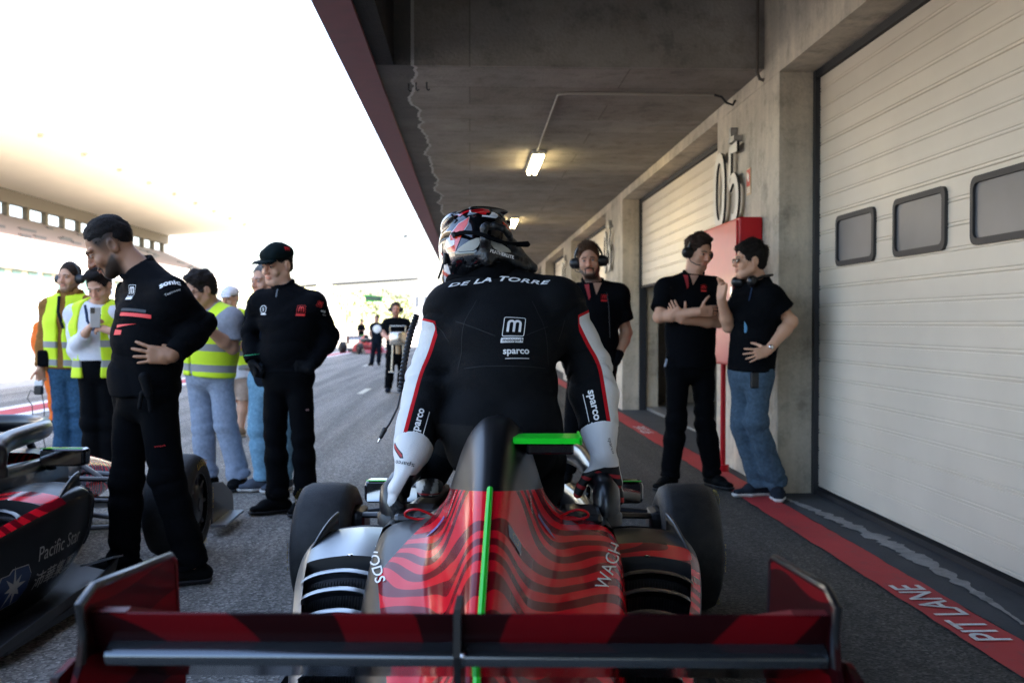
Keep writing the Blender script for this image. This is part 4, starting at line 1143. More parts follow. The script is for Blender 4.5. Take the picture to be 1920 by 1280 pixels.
class Body:
    """joints in world space -> one continuous skin and separate clothing meshes"""
    def __init__(s, label, Y, J, face, flip=False, bulk=1., hs=1., group='people in the pit lane', ground=None, **kw):
        s.Y = Y; s.J = {}; s.bulk = bulk; s.hs = hs; s.gz = slope(Y) if ground is None else ground
        for k, v in J.items():
            if len(v) == 2: v = (*v, 0.)
            s.J[k] = np.array(at(v[0], v[1], Y+v[2]), float)
        for k in ('aa', 'ab'):
            if kw.get('planted', True): s.J[k][2] = s.gz+.085
        s.lat = unit(s.J['sb']-s.J['sa']); s.up = unit(s.J['neck']-(s.J['ha']+s.J['hb'])/2)
        s.fw = unit(np.cross(s.lat, s.up)) * (-1 if flip else 1)
        a, p, r = [R(x) for x in face]
        f0 = np.array([math.sin(a), -math.cos(a), 0.]); z = np.array([0, 0, 1.])
        f = f0*math.cos(p)-z*math.sin(p); u = z*math.cos(p)+f0*math.sin(p); x = np.cross(f, u)
        x, u = x*math.cos(r)+u*math.sin(r), u*math.cos(r)-x*math.sin(r)
        s.HM = np.stack([x, f, u], -1)       # columns: right, forward, up
        pel = (s.J['ha']+s.J['hb'])/2
        s.root = thing('person', label, 'person', (float(pel[0]), float(pel[1]), s.gz), 0, group); s.loc = np.array(s.root.location)
        s.hip = pel; s.sh = (s.J['sa']+s.J['sb'])/2
        s.parts = {}
    def H(s, x, y, z): return s.J['head'] + s.HM @ (np.array([x, y, z])*s.hs)
    def HL(s, P): return ((np.asarray(P)-s.J['head']) @ s.HM)/s.hs
    def torso(s, d, g=0., k=.05, belly=0., hipw=1.):
        b = s.bulk; J = s.J; up = s.up; L = np.linalg.norm(s.sh-s.hip)
        p0 = s.hip-up*.02; p1 = s.hip+(s.sh-s.hip)*.38+s.fw*belly*.5; p2 = s.hip+(s.sh-s.hip)*.74; p3 = s.sh-up*.015
        lh = unit(J['hb']-J['ha'])
        d.ell(p0, p1, (.148*b*hipw+g, .110*b+g), (.145*b+g, .108*b+g+belly*.5), lh*.5+s.lat*.5, k)
        d.ell(p1, p2, (.145*b+g, .108*b+g+belly*.5), (.168*b+g, .122*b+g), s.lat, k)
        d.ell(p2, p3, (.168*b+g, .122*b+g), (.150*b+g, .085*b+g), s.lat, k)
        for q in ('sa', 'sb'):
            d.cone(J['neck']-s.up*.01, J[q]-s.up*.0, .050*b+g, .052*b+g, k)
            d.cone(p2, J[q]-s.up*.01, .09*b+g, .054*b+g, k)
    def arm(s, d, q, g=0., r=(.052, .041, .028), k=.025, upto=2., flare=0.):
        b = s.bulk; S_, E, W = s.J['s'+q], s.J['e'+q], s.J['w'+q]
        if upto <= 1:
            e = S_+(E-S_)*upto; d.cone(S_, e, r[0]*b+g, (r[0]+(r[1]-r[0])*upto)*b+g+flare, k); return
        d.cone(S_, E, r[0]*b+g, r[1]*b+g, k)
        m = E+(W-E)*.3; d.cone(E, m, r[1]*b+g, (r[1]+.002)*b+g, k); d.cone(m, E+(W-E)*(upto-1), (r[1]+.002)*b+g, r[2]*b+g+flare, k)
    def leg(s, d, q, g=0., r=(.076, .057, .042), k=.03, flare=0., upto=2.):
        b = s.bulk; H_, K, A = s.J['h'+q], s.J['k'+q], s.J['a'+q]
        d.cone(H_, K, r[0]*b+g, r[1]*b+g, k)
        if upto > 1:
            m = K+(A-K)*.35; d.cone(K, m, r[1]*b+g, (r[1]-.002)*b+g, k); d.cone(m, K+(A-K)*(upto-1), (r[1]-.002)*b+g, r[2]*b+g+flare, k)
    def head_sdf(s, d):
        H, M = s.H, s.HM; h = s.hs
        d.blob(H(0, -.014, .036), np.array((.076, .096, .086))*h, M, .02)
        d.blob(H(0, .022, -.030), np.array((.063, .070, .080))*h, M, .03)
        d.blob(H(0, .052, -.088), np.array((.034, .030, .026))*h, M, .03)
        for sx in (-1, 1):
            d.cone(H(sx*.055, .0, -.055), H(sx*.022, .060, -.092), .020*h, .018*h, .03)
            d.blob(H(sx*.040, .066, -.030), np.array((.024, .018, .022))*h, M, .02)
            d.cone(H(sx*.012, .089, .026), H(sx*.046, .076, .026), .010*h, .009*h, .014)
        for sx in (-1, 1):
            d.blob(H(sx*.032, .098, .006), np.array((.019, .016, .011))*h, M, .010, 's')
            d.blob(H(sx*.032, .077, .005), np.array((.0135, .0135, .0125))*h, M, .004)
            d.blob(H(sx*.079, -.012, -.004), np.array((.011, .021, .033))*h, M, .008)
            d.blob(H(sx*.089, -.009, .002), np.array((.006, .011, .018))*h, M, .005, 's')
        d.cone(H(0, .088, .012), H(0, .109, -.026), .009*h, .0125*h, .012)
        for sx in (-1, 1): d.blob(H(sx*.012, .098, -.030), np.array((.009, .011, .008))*h, M, .008)
        d.blob(H(0, .089, -.056), np.array((.024, .009, .006))*h, M, .006); d.blob(H(0, .087, -.067), np.array((.021, .010, .0065))*h, M, .006)
        d.blob(H(0, .100, -.0615), np.array((.018, .005, .0012))*h, M, .003, 's')
        d.cone(H(0, -.022, -.035), s.J['neck'], .054*h*s.bulk, .058*h*s.bulk, .03)
    def hand_sdf(s, d, q, dr, pn, ts, curl=(25, 35, 25), spread=6., sc=1., g=0., thumb=(.5, .75, .25), fcurl=None):
        W = s.J['w'+q]; dr = unit(dr); pn = unit(np.asarray(pn, float)-dr*float(np.dot(pn, dr))); t = unit(np.cross(dr, pn))*ts
        A = lambda x, y, z: W+(dr*x+t*y+pn*z)*sc
        kn = []
        for i, (off, ln, rr) in enumerate(((.030, .072, .0086), (.010, .080, .0088), (-.010, .075, .0084), (-.028, .059, .0076))):
            base = A(.022, off*.62, 0); k_ = A(.094-abs(off-.01)*.25, off, -.002); d.cone(base, k_, (.0125+g)*sc, (.0105+g)*sc, .014)
            kn.append((k_, off, ln, rr))
        d.box(A(.05, 0, .002), np.array((.040, .036, .011))*sc+g, np.stack([dr, t, pn], -1), .010, .014)
        for i, (k_, off, ln, rr) in enumerate(kn):
            c = fcurl[i] if fcurl else curl; ang = 0.; p = k_; dd0 = unit(dr+t*math.tan(R(spread*(off/.02))))
            for j, fr in enumerate((.44, .31, .25)):
                ang += R(c[j]); v = dd0*math.cos(ang)+pn*math.sin(ang); p2 = p+v*ln*fr*sc
                d.cone(p, p2, (rr+g-.0006*j)*sc, (rr+g-.0006*(j+1))*sc, .0035); p = p2
        a0 = A(.022, .022, .004); dv = unit(dr*thumb[0]+t*thumb[1]+pn*thumb[2]); a1 = a0+dv*.044*sc
        dv2 = unit(dv+dr*.45); a2 = a1+dv2*.033*sc; dv3 = unit(dv2+dr*.25+pn*.15); a3 = a2+dv3*.026*sc
        d.cone(a0, a1, (.0145+g)*sc, (.0112+g)*sc, .010); d.cone(a1, a2, (.0108+g)*sc, (.0098+g)*sc, .004); d.cone(a2, a3, (.0098+g)*sc, (.0082+g)*sc, .004)
        d.cone(s.J['e'+q]+(W-s.J['e'+q])*.85, A(.03, 0, 0), (.027+g)*sc, (.021+g)*sc, .02)
    def add(s, name, V, F, m, parent=None, label=None):
        o = mesh_obj(name, V-s.loc, F, m, parent or s.root, True)
        if label: o['label'] = label
        s.parts.setdefault(name, o); return o
    def body(s, hands, skin=(.46, .28, .19), beard=0., beardcol=(.03, .02, .015), brow=(.03, .02, .015), h=.010, hf=.0037, hh=.0042, fade=None, stubble=0.):
        d = SDF(); s.torso(d); s.head_sdf(d)
        for q in 'ab': s.arm(d, q); s.leg(d, q)
        for q in 'ab':
            A = s.J['a'+q]; d.cone(A, A+np.array([0, 0, -.05]), .035, .032, .02)
        for q, kw in hands.items(): s.hand_sdf(d, q, **kw)
        fine = [(s.J['head']-.15, s.J['head']+.15, hf)]
        for q in hands: fine.append((s.J['w'+q]-.17, s.J['w'+q]+.17, hh))
        V, F = d.mesh(h, fine)
        o = s.add('body', V, F, SKIN)
        skin = tuple(min(.8, a*b) for a, b in zip(skin, (1.28, 1.2, 1.12))); c = np.tile(np.array(skin, np.float32), (len(V), 1)); q = s.HL(V); x, y, z = q.T; inh = (np.abs(q) < .2).all(1); ax = np.abs(x)
        def blend(mask, col, a=1.):
            mk = np.clip(mask, 0, 1)[:, None]*a*inh[:, None]; c[:] = c*(1-mk)+np.array(col, np.float32)*mk
        sm = lambda e: np.clip(e, 0, 1)
        blend(sm((.05-np.hypot(x/.9, z+.02))/.02)*sm((y-.05)/.02), np.array(skin)*np.array((1.12, .86, .84)), .5)     # warmer cheeks and nose
        blend(sm((y-.06)/.01)*sm((.0105-np.abs(z+.062))/.003)*sm((.025-ax)/.004), np.array(skin)*np.array((.95, .62, .60)), .9)
        if beard:
            ss = lambda e: np.clip(e, 0, 1)**2*(3-2*np.clip(e, 0, 1))
            zl = -.022-.058*ss((y-.012)/.050)*(1-.55*ss((ax-.030)/.024))
            m1 = sm((zl-z)/.014)*sm((y+.014)/.03)*sm((z+.16)/.02)
            lips = sm((y-.06)/.01)*sm((.0085-np.abs(z+.0625))/.003)*sm((.021-ax)/.004)
            mus = sm((.0085-np.abs(z+.047+ax*.25))/.004)*sm((.030-ax)/.006)*sm((y-.06)/.01)
            gt = sm((.007-np.abs(ax-.029))/.004)*sm((-.045-z)/.006)*sm((y-.05)/.01)
            blend(np.maximum(np.maximum(m1, mus), gt)*(1-lips), beardcol, beard)
        ey = sm((y-.066)/.004); r = np.hypot((ax-.032)/1.0, (z-.005)*1.5)
        blend(ey*sm((.0112-r)/.002), (.36, .31, .28)); blend(ey*sm((.0066-np.hypot(ax-.032, z-.006))/.0015), (.03, .018, .012))
        blend(ey*sm((.0016-np.abs(np.hypot((ax-.032)/1.25, (z-.004)*1.6)-.0118))/.001)*sm((z-.004)/.003), (.03, .02, .018), .8)
        blend(sm((y-.055)/.01)*sm((.0048-np.abs(z-.0275+np.clip(ax-.034, 0, 1)*.35))/.002)*sm((ax-.011)/.003)*sm((.052-ax)/.004), brow, .92)
        if fade is not None: blend(sm((z+.035-.5*np.clip(y, -1, 1)*0+.2*y)/.075)*sm((.052-y+.25*z)/.022), fade, .95)
        set_col(o, 'Col', c); s.o_body = o; return o
    def garment(s, name, m, build, h=.008, disp=None, parent=None, label=None, paint=None, fine=()):
        d = SDF(); build(d); V, F = d.mesh(h, fine, disp)
        o = s.add(name, V, F, m, parent, label)
        if paint is not None: set_attr(o, 'paint', paint(V))
        return o
    def top(s, name, m, sleeve=1.96, g=.016, hem=-.03, seed=1, collar=None, amp=.006, h=.008, paint=None, flare=0., belly=0., cuff=None, neckcut=.028, open_v=None, hemflare=.0, label=None, nofold=False):
        def build(d):
            for q in 'ab':
                u_ = sleeve if not isinstance(sleeve, dict) else sleeve[q]
                s.arm(d, q, g, upto=u_, flare=flare)
            for q in 'ab':      # flat sleeve ends
                u_ = sleeve if not isinstance(sleeve, dict) else sleeve[q]
                a, b = (s.J['s'+q], s.J['e'+q]) if u_ <= 1 else (s.J['e'+q], s.J['w'+q]); f = u_ if u_ <= 1 else u_-1
                e = a+(b-a)*f; n = unit(b-a); d.cut(e+n*.004, n, .004, e-.10, e+.10)
            s.torso(d, g, belly=belly)
            d.ell(s.hip-s.up*.13, s.hip+(s.sh-s.hip)*.40, (.152*s.bulk+g, .116*s.bulk+g), (.148*s.bulk+g, .112*s.bulk+g+belly*.5), unit(s.J['hb']-s.J['ha']), .04)
            nd = unit(s.J['head']-s.J['neck'])*.6+s.up*.4
            d.cut(s.J['neck']+unit(nd)*neckcut, nd, .006, s.J['neck']-.14, s.J['neck']+.16)
        lo = np.full(3, -1e3); 
        d = SDF(); build(d)
        f1 = folds(amp, 7, 26, seed); f2 = ring_folds([(s.J['s'+q], s.J['e'+q], s.J['w'+q]) for q in 'ab'], amp*1.1, 13., ((1., .30, 1.), (1.8, .15, .8), (.25, .25, .5)), seed)
        fold = None if nofold else (lambda P: f1(P)+f2(P))
        # hem: keep only what lies above the hem plane, arms excepted
        hp = s.hip+s.up*hem; up = s.up; J = s.J
        def hemfn(P):
            t = (P-hp) @ up
            da = np.full(P.shape[:-1], 9., np.float32)
            for q in 'ab':
                for (a, b) in ((J['s'+q], J['e'+q]), (J['e'+q], J['w'+q])):
                    ba = b-a; tt = np.clip(((P-a) @ ba)/(ba @ ba), 0, 1); da = np.minimum(da, np.sqrt((((P-a)-tt[..., None]*ba)**2).sum(-1)))
            return np.where(da < .055+g*.5, 1., t)
        d.ops.append((lambda P: hemfn(P), np.full(3, -1e3), np.full(3, 1e3), .006, 's'))
        V, F = d.mesh(h, (), fold)
        o = s.add(name, V, F, m, None, label)
        if paint is not None: set_attr(o, 'paint', paint(V))
        if collar:
            n = s.J['neck']; nd = unit(unit(s.J['head']-n)*.75+s.up*.25); x = s.lat; y = unit(np.cross(nd, x)); c = SDF(); ch, rr, gap = collar
            fwd = s.fw
            N_ = 26; prev = None
            for i in range(N_+1):
                th = 2*math.pi*i/N_; dv = x*math.cos(th)+y*math.sin(th); fr = float(dv @ fwd)
                if gap and fr > gap: prev = None; continue
                p = n+nd*(.012-.030*max(fr, 0)) + dv*rr*s.bulk; q2 = p+nd*ch+dv*.004
                for e_ in ((p, q2),): c.cone(p, q2, .0075, .0065, .012)
                if prev is not None:
                    for f in (0., .33, .66, 1.): c.cone(prev[0]+(prev[1]-prev[0])*f, p+(q2-p)*f, .0072, .0072, .010)
                prev = (p, q2)
            V, F = c.mesh(.0048); s.add('collar', V, F, m if not isinstance(m, bpy.types.Material) or 'banded' not in m.name else m, o)
        return o
    def pants(s, name, m, g=.016, seed=3, amp=.008, h=.009, flare=.012, upto=1.98, waist=.085, paint=None, hipw=1.):
        def build(d):
            b = s.bulk; lh = unit(s.J['hb']-s.J['ha'])
            d.ell(s.hip-s.up*.05, s.hip+s.up*.14, (.138*b*hipw+g, .106*b+g), (.136*b+g, .102*b+g), lh, .05)
            for q in 'ab':
                s.leg(d, q, g, flare=flare, upto=upto)
                d.cone(s.J['h'+q]-s.up*.02, s.hip, .072*b+g, .08*b+g, .04)
            d.cut(s.hip+s.up*waist, s.up, .006)
            for q in 'ab':
                K, A = s.J['k'+q], s.J['a'+q]; a, b2 = (K, A) if upto > 1 else (s.J['h'+q], K); f = upto-1 if upto > 1 else upto
                e = a+(b2-a)*f; n = unit(b2-a); d.cut(e+n*.004, n, .004, e-.12, e+.12)
        K = [s.J['ka'], s.J['kb'], s.J['aa'], s.J['ab']]; f0 = folds(amp, 8, 24, seed); f1 = folds(amp*1.2, 10, 46, seed+5); f2 = ring_folds([(s.J['h'+q], s.J['k'+q], s.J['a'+q]) for q in 'ab'], amp*1.3, 15., ((1.05, .25, .9), (1.88, .14, 1.2), (.1, .22, .8)), seed, .17)
        def disp(P):
            w = sum(np.exp(-((P-k)**2).sum(-1)/.016) for k in K); return f0(P)*.7 + f1(P)*np.clip(w, 0, 1) + f2(P)
        return s.garment(name, m, build, h, disp, paint=paint)
    def shoe(s, q, ang, m, sole, ln=.27, roll=0., h=.0055, sole_h=.028, boot=0.):
        A = s.J['a'+q].copy(); t = R(ang); f = np.array([math.sin(t), -math.cos(t), 0.]); x = np.array([f[1], -f[0], 0.])*-1; z0 = s.gz if True else 0
        base = np.array([A[0], A[1], z0]); P = lambda a, b, c: base+f*a+x*b+np.array([0, 0, c])
        def up(d):
            d.ell(P(-.055, 0, .052), P(.09, 0, .050), (.036, .036), (.044, .034), x, .03); d.ell(P(.09, 0, .048), P(ln-.105, 0, .040), (.044, .030), (.036, .020), x, .03)
            d.cone(P(-.02, 0, .06), P(-.005, 0, .10+boot), .042, .043, .03); d.cone(P(.03, 0, .075), P(.09, 0, .062), .036, .030, .03)
            d.cut(P(0, 0, sole_h-.004), (0, 0, -1), .003)
        o = s.garment('shoe', m, up, h, folds(.002, 30, 40, 4))
        def so(d):
            d.ell(P(-.058, 0, .030), P(.09, 0, .030), (.040, .032), (.049, .032), x, .02); d.ell(P(.09, 0, .03), P(ln-.10, 0, .032), (.049, .03), (.040, .03), x, .02)
            d.cut(P(0, 0, sole_h), (0, 0, 1), .002); d.cut(P(0, 0, .003), (0, 0, -1), .002)
        s.garment('sole', sole, so, h, None, o); return o
    def hair(s, col, style='short', h=.0055, seed=1, thick=.012):
        H, M, hs = s.H, s.HM, s.hs; r = np.random.RandomState(seed)
        def build(d):
            t = thick
            d.blob(H(0, -.018, .042), (np.array((.0775, .099, .094)) if style == 'quiff' else np.array((.077+t*.35, .094+t*.9, .086+t)))*hs, M, .02)
            if style != 'quiff': d.blob(H(0, -.055, -.012), np.array((.064+t*.6, .050+t*.6, .056))*hs, M, .02)
            if style in ('swept', 'bushy'):
                for k in range(26 if style == 'bushy' else 16):
                    a = r.uniform(0, 6.28); e = r.uniform(.15, 1.5); v = np.array([math.cos(a)*math.cos(e)*.078, math.sin(a)*math.cos(e)*.092-.016, math.sin(e)*.090+.042])
                    if v[1] > .055 and v[2] < .105: continue
                    d.blob(H(*v), np.array((.024, .026, .016+t*.3))*hs, M, .022)
            if style == 'swept':
                for sx, yy in ((-.035, .044), (-.01, .052), (.02, .052), (.045, .038)): d.blob(H(sx, yy, .115), np.array((.024, .030, .018))*hs, M, .02)
            if style == 'bushy':
                for sx, yy, zz in ((-.04, .065, .088), (0, .074, .092), (.04, .065, .088), (.06, .04, .075), (-.06, .04, .075)): d.blob(H(sx, yy, zz), np.array((.022, .020, .018))*hs, M, .016)
            d.blob(H(0, .128, -.012), np.array((.090, .112, .110 if style != 'bushy' else .090))*hs, M, .010, 's')
            d.box(H(0, .055, -.085), np.array((.14, .050, .060))*hs, M, .02, .012, 's')
            for sx in (-1, 1): d.blob(H(sx*.088, -.004, -.016), np.array((.026, .030, .044))*hs, M, .01, 's')
            d.cut(H(0, -.06, -.062), -M[:, 2]+M[:, 1]*.2, .012)
            if style == 'quiff': d.cut(H(0, 0, -.012), -M[:, 2]+M[:, 1]*.55, .030)
        d = SDF(); build(d); V, F = d.mesh(h, (), lambda P: folds(.0030, 60, 60, seed)(P)+folds(.0022, 130, 130, seed+2)(P))
        # locks: thin tapering blades combed over the mass, so that the outline breaks up
        nrm = np.zeros_like(V); fn_ = np.cross(V[F[:, 2]]-V[F[:, 0]], V[F[:, 3]]-V[F[:, 1]])
        for k in range(4): np.add.at(nrm, F[:, k], fn_)
        nrm /= np.maximum(np.linalg.norm(nrm, axis=1, keepdims=True), 1e-9)
        q = s.HL(V); n = int(1500 if h < .007 else 500); idx = r.choice(len(V), n); up_h = M[:, 2]; fw_h = M[:, 1]
        A = []; B = []; o0 = len(V)
        for i in idx:
            if nrm[i] @ up_h < -.5: continue
            comb = {'quiff': fw_h*.7+up_h*.5, 'swept': fw_h*.6+M[:, 0]*.5-up_h*.1, 'bushy': fw_h*.7-up_h*.3+M[:, 0]*r.uniform(-.6, .6)}.get(style, fw_h*.5-up_h*.5)
            if q[i][2] < .05 or q[i][1] < -.06: comb = -up_h*1.-fw_h*.3
            t = comb+r.normal(size=3)*.35; t = t-nrm[i]*(t @ nrm[i]); t /= max(np.linalg.norm(t), 1e-6); sd_ = np.cross(t, nrm[i])
            L_ = r.uniform(.010, .024)*(.55 if style == 'quiff' else 1.25 if style == 'bushy' else 1.); lift = r.uniform(.12, .40); w_ = r.uniform(.0012, .0026); p0 = V[i]-nrm[i]*.001
            p1 = p0+t*L_*.5+nrm[i]*L_*lift*.7; p2 = p0+t*L_+nrm[i]*L_*lift*.75
            b = o0+len(A); A += [p0-sd_*w_, p0+sd_*w_, p1+sd_*w_*.8, p1-sd_*w_*.8, p2+sd_*w_*.15, p2-sd_*w_*.15]; B += [(b, b+1, b+2, b+3), (b+3, b+2, b+4, b+5)]
        V = np.concatenate([V, np.array(A, np.float32)]); F = np.concatenate([F, np.array(B, F.dtype)])
        return s.add('hair', V, F, hair_mat(col))
    def headset(s, band=True, mic=True, around_neck=False):
        H = s.H; o = None
        mb = MB()
        if band:
            mb.tube([H(.100*math.cos(R(a)), -.005, .012+.128*math.sin(R(a))) for a in range(-8, 189, 12)], .0085, 8, sx=1.6)
            o = mb.build('headset', PLAST, s.root, True); o.data.transform(Matrix.Translation(-Vector(s.loc)))
        for sx in (-1, 1):
            def bl(d):
                d.ell(H(sx*.082, -.004, -.004), H(sx*.112, -.004, -.006), (.034, .044), (.031, .040), s.HM[:, 1], .012)
                d.ell(H(sx*.110, -.004, -.006), H(sx*.121, -.004, -.006), (.024, .032), (.020, .027), s.HM[:, 1], .01)
            s.garment('ear_cup', PLAST, bl, .005, None, o)
        if mic:
            mb = MB().tube([H(.105, .02, -.03), H(.10, .055, -.06), H(.075, .085, -.072), H(.045, .100, -.070)], .0035, 6)
            q = mb.build('microphone', PLAST, o, True); q.data.transform(Matrix.Translation(-Vector(s.loc)))
        return o
    def cap(s, m, brimm=None, h=.0055):
        H, M, hs = s.H, s.HM, s.hs
        def dome(d):
            d.blob(H(0, -.014, .048), np.array((.085, .105, .095))*hs, M, .02); d.box(H(0, -.010, .070), np.array((.070, .092, .03))*hs, M, .03, .03)
            d.cut(H(0, 0, .043), -M[:, 2], .004)
        o = s.garment('cap', m, dome, h, folds(.0015, 25, 25, 3))
        def brim(d):
            for t in np.linspace(-1, 1, 9):
                d.cone(H(t*.068, .070+.016*(1-t*t), .047-.006*t*t), H(t*.070, .140+.030*(1-t*t), .040-.010*t*t), .0052, .0045, .012)
            d.blob(H(0, .112, .044), np.array((.070, .056, .005))*hs, M, .008)
        s.garment('brim', brimm or m, brim, h, None, o)
        mb = MB().lathe([(0, .008), (.004, .007), (.007, .0)], (0, 0, 0), 'z', 10); q = mb.build('button', m, o, True)
        q.data.transform(Matrix.Translation(Vector(H(0, -.014, .138)-s.loc)))
        return o
    def finger_only(s): pass
    def strap(s, name, pts, r, m, sx=3., parent=None):
        o = MB().tube(pts, r, 8, sx=sx).build(name, m, parent or s.root, True); o.data.transform(Matrix.Translation(-Vector(s.loc))); return o
    def vest(s, seed=2, gap=.05, hem=-.10, g=.034, h=.008, label=None, openf=True, sleevegap=.0, belly=0.):
        m = banded('hi_vis_cloth', (.60, .80, .015), ((.5, (.26, .26, .25)),), .75, bump=.2, bscale=500)
        hp = s.hip; up = s.up
        def build(d):
            b = s.bulk; p0 = s.hip-up*.16; p1 = s.hip+(s.sh-s.hip)*.38; p2 = s.hip+(s.sh-s.hip)*.74; p3 = s.sh
            d.ell(p0, p1, (.165*b+g+.012, .118*b+g), (.152*b+g, .112*b+g+belly*.5), s.lat, .05); d.ell(p1, p2, (.152*b+g, .112*b+g+belly*.5), (.166*b+g, .122*b+g), s.lat, .05); d.ell(p2, p3, (.166*b+g, .122*b+g), (.150*b+g*.85, .088*b+g*.95), s.lat, .05)
            for q in ('sa', 'sb'): d.cone(s.J['neck']-up*.01, s.J['neck']+(s.J[q]-s.J['neck'])*.88, .052*b+g*.95, .054*b+g*.95, .03)
            d.cut(s.hip+up*hem, -up, .006)
            d.cone(s.J['neck']-up*.06, s.H(0, 0, 0), .072*b, .085*b, .02, 's')
            if openf:
                c = s.sh+s.fw*.16; d.ell(c+up*.10, s.hip+s.fw*.17+up*hem*1.5, (gap*1.3, .12), (gap, .12), s.lat, .01, 's')
            for q in 'ab':
                o_ = s.J['s'+q]; out = s.lat*(1 if q == 'b' else -1)
                d.ell(o_+out*.060+up*.12, o_+out*.066-up*.14, (.05, .13), (.042, .12), out, .015, 's')
        def paint(V):
            t = (V-hp) @ up; f = np.maximum(.026-np.abs(t-.005), .026-np.abs(t-.155)); return .5+f*20
        return s.garment('hi_vis_vest', m, build, h, folds(.007, 6, 16, seed), paint=paint, label=label)
    def poly(s, name, m, pts, r, parent=None): return s.strap(name, pts, r, m, 1., parent)
def logo(target, px, py, h, m, rot=0., name='emblem', bar=True, up=(0, 0, 1)):
    return decal(name, m_logo(h, bar), target, px, py, m, up=up, rot=rot)
def words(target, txt, px, py, size, m, rot=0., bold=.01, shear=0., width=1.1, up=(0, 0, 1), name='lettering', space=1.):
    return decal(name, text2d(txt, size, bold, shear, width, space=space), target, px, py, m, up=up, rot=rot)
GLOVEB = cloth('black_glove', (.005, .0055, .0065), .6); GLOVEM = banded('glove_leather', (.72, .71, .69), ((.5, (.007, .007, .008)), (1.5, (.42, .02, .025))), .6, bump=.3, bscale=350)
WHITEC = cloth('white_cloth', (.66, .66, .69), var=.04); GREYC = cloth('grey_cloth', (.26, .27, .30)); BROWNC = cloth('ochre_cloth', (.22, .105, .03)); BEIGE = cloth('beige_cloth', (.42, .31, .24)); NAVY = cloth('navy_cloth', (.007, .010, .016)); ORANGE = cloth('orange_cloth', (.75, .16, .03))
REDD = mat('decal_red', (.55, .012, .015), .55); REDB = mat('decal_bright_red', (.80, .035, .03), .55); BLKD = mat('decal_black', (.008, .008, .009), .5)
RUBBER = mat('sole_black', (.012, .012, .013), .7); SOLEW = mat('sole_white', (.62, .60, .56), .6)
EARC = mat('ear_defender_black', (.010, .010, .011), .35)
PPL = 'people standing about the pit lane'

def back_cover(s, q, kw, m=GLOVEB, g=.0025, h=.0042):
    return s.garment('glove', m, lambda d: (s.hand_sdf(d, q, g=g, **kw), d.cone(s.J['e'+q]+(s.J['w'+q]-s.J['e'+q])*.80, s.J['w'+q]+(s.J['w'+q]-s.J['e'+q])*.06, .036*s.bulk, .031*s.bulk, .02)), h)

# ---- 1. big man in profile at the left, hand on hip
p = Body('tall man in profile, black jacket with red stripes, looking down, hand on hip', 4.72,
  dict(head=(207, 464, .04), neck=(268, 515, .03), sa=(250, 556, .19), sb=(322, 556, -.12), ea=(268, 640, .33), wa=(256, 700, .26), eb=(379, 614, -.02), wb=(322, 668, -.19),
       ha=(254, 724, .08), hb=(292, 724, -.05), ka=(238, 890, .10), kb=(312, 890, -.06), aa=(232, 1050, .14), ab=(362, 1050, -.02)), (-72, 33, 0), bulk=1.04, hs=1.11, group=PPL)
hb_ = dict(dr=(-1, -.12, .10), pn=(-.15, 1, .0), ts=-1, curl=(8, 14, 10), spread=10, thumb=(.3, .3, .9), sc=1.05)
b1 = p.body({'b': hb_}, skin=(.27, .145, .085), beard=.93, beardcol=(.016, .011, .008), brow=(.012, .009, .007), fade=(.016, .012, .010))
j1 = p.top('jacket', BLK2, sleeve=1.93, g=.018, hem=-.04, seed=11, collar=(.050, .072, None), amp=.016, h=.0075, belly=.025)
t1 = p.pants('trousers', BLK, g=.016, seed=12, amp=.010, flare=.016)
p.shoe('a', -70, SHOEB, RUBBER, .30); p.shoe('b', -72, SHOEB, RUBBER, .31, boot=.01)
p.hair((.010, .008, .007), 'quiff', seed=3, thick=.007)
p.strap('earpiece', [p.H(.084, .012, .018), p.H(.088, .006, .0), p.H(.086, -.012, -.03), p.H(.078, -.03, -.08), p.J['neck']+np.array([.02, -.07, .02])], .0035, PLAST, 1.)
p.garment('ear_hook', mat('clear_plastic', (.6, .58, .55), .2), lambda d: d.blob(p.H(.090, .012, .012), (.009, .016, .009), p.HM), .004)
decal('stripe', poly2d(rrect(.185, .017, .003, 2)), j1, 250, 590, REDB, maxe=.01, rot=R(-4)); decal('stripe', poly2d(rrect(.16, .014, .003, 2)), j1, 248, 581, mat('stripe_grey', (.035, .036, .04), .7), maxe=.01, rot=R(-4)); decal('stripe', ([(-.06, -.008), (.07, .005), (-.06, .007)], [(0, 1, 2)]), j1, 234, 610, REDB, rot=R(3)); decal('stripe', ([(-.03, -.013), (.025, -.010), (.028, .010), (-.03, .014)], [(0, 1, 2, 3)]), j1, 222, 623, REDB)
logo(j1, 248, 545, .058, WHT); words(j1, 'sonic', 318, 530, .040, WHT, rot=R(17), bold=.04); words(j1, 'Teamwear', 324, 547, .016, GREY, rot=R(24), bold=.01)
words(t1, 'motopark', 300, 836, .011, REDD, rot=R(6), bold=.015)
g_ = p.garment('glove', GLOVEB, lambda d: (d.cone(p.J['hb']+np.array([.0, -.16, .05]), p.J['hb']+np.array([.02, -.165, -.03]), .025, .018, .01), d.cone(p.J['hb']+np.array([.02, -.165, -.02]), p.J['hb']+np.array([.03, -.17, -.10]), .012, .010, .006), d.cone(p.J['hb']+np.array([-.01, -.165, -.02]), p.J['hb']+np.array([-.02, -.17, -.085]), .011, .009, .006)), .005)

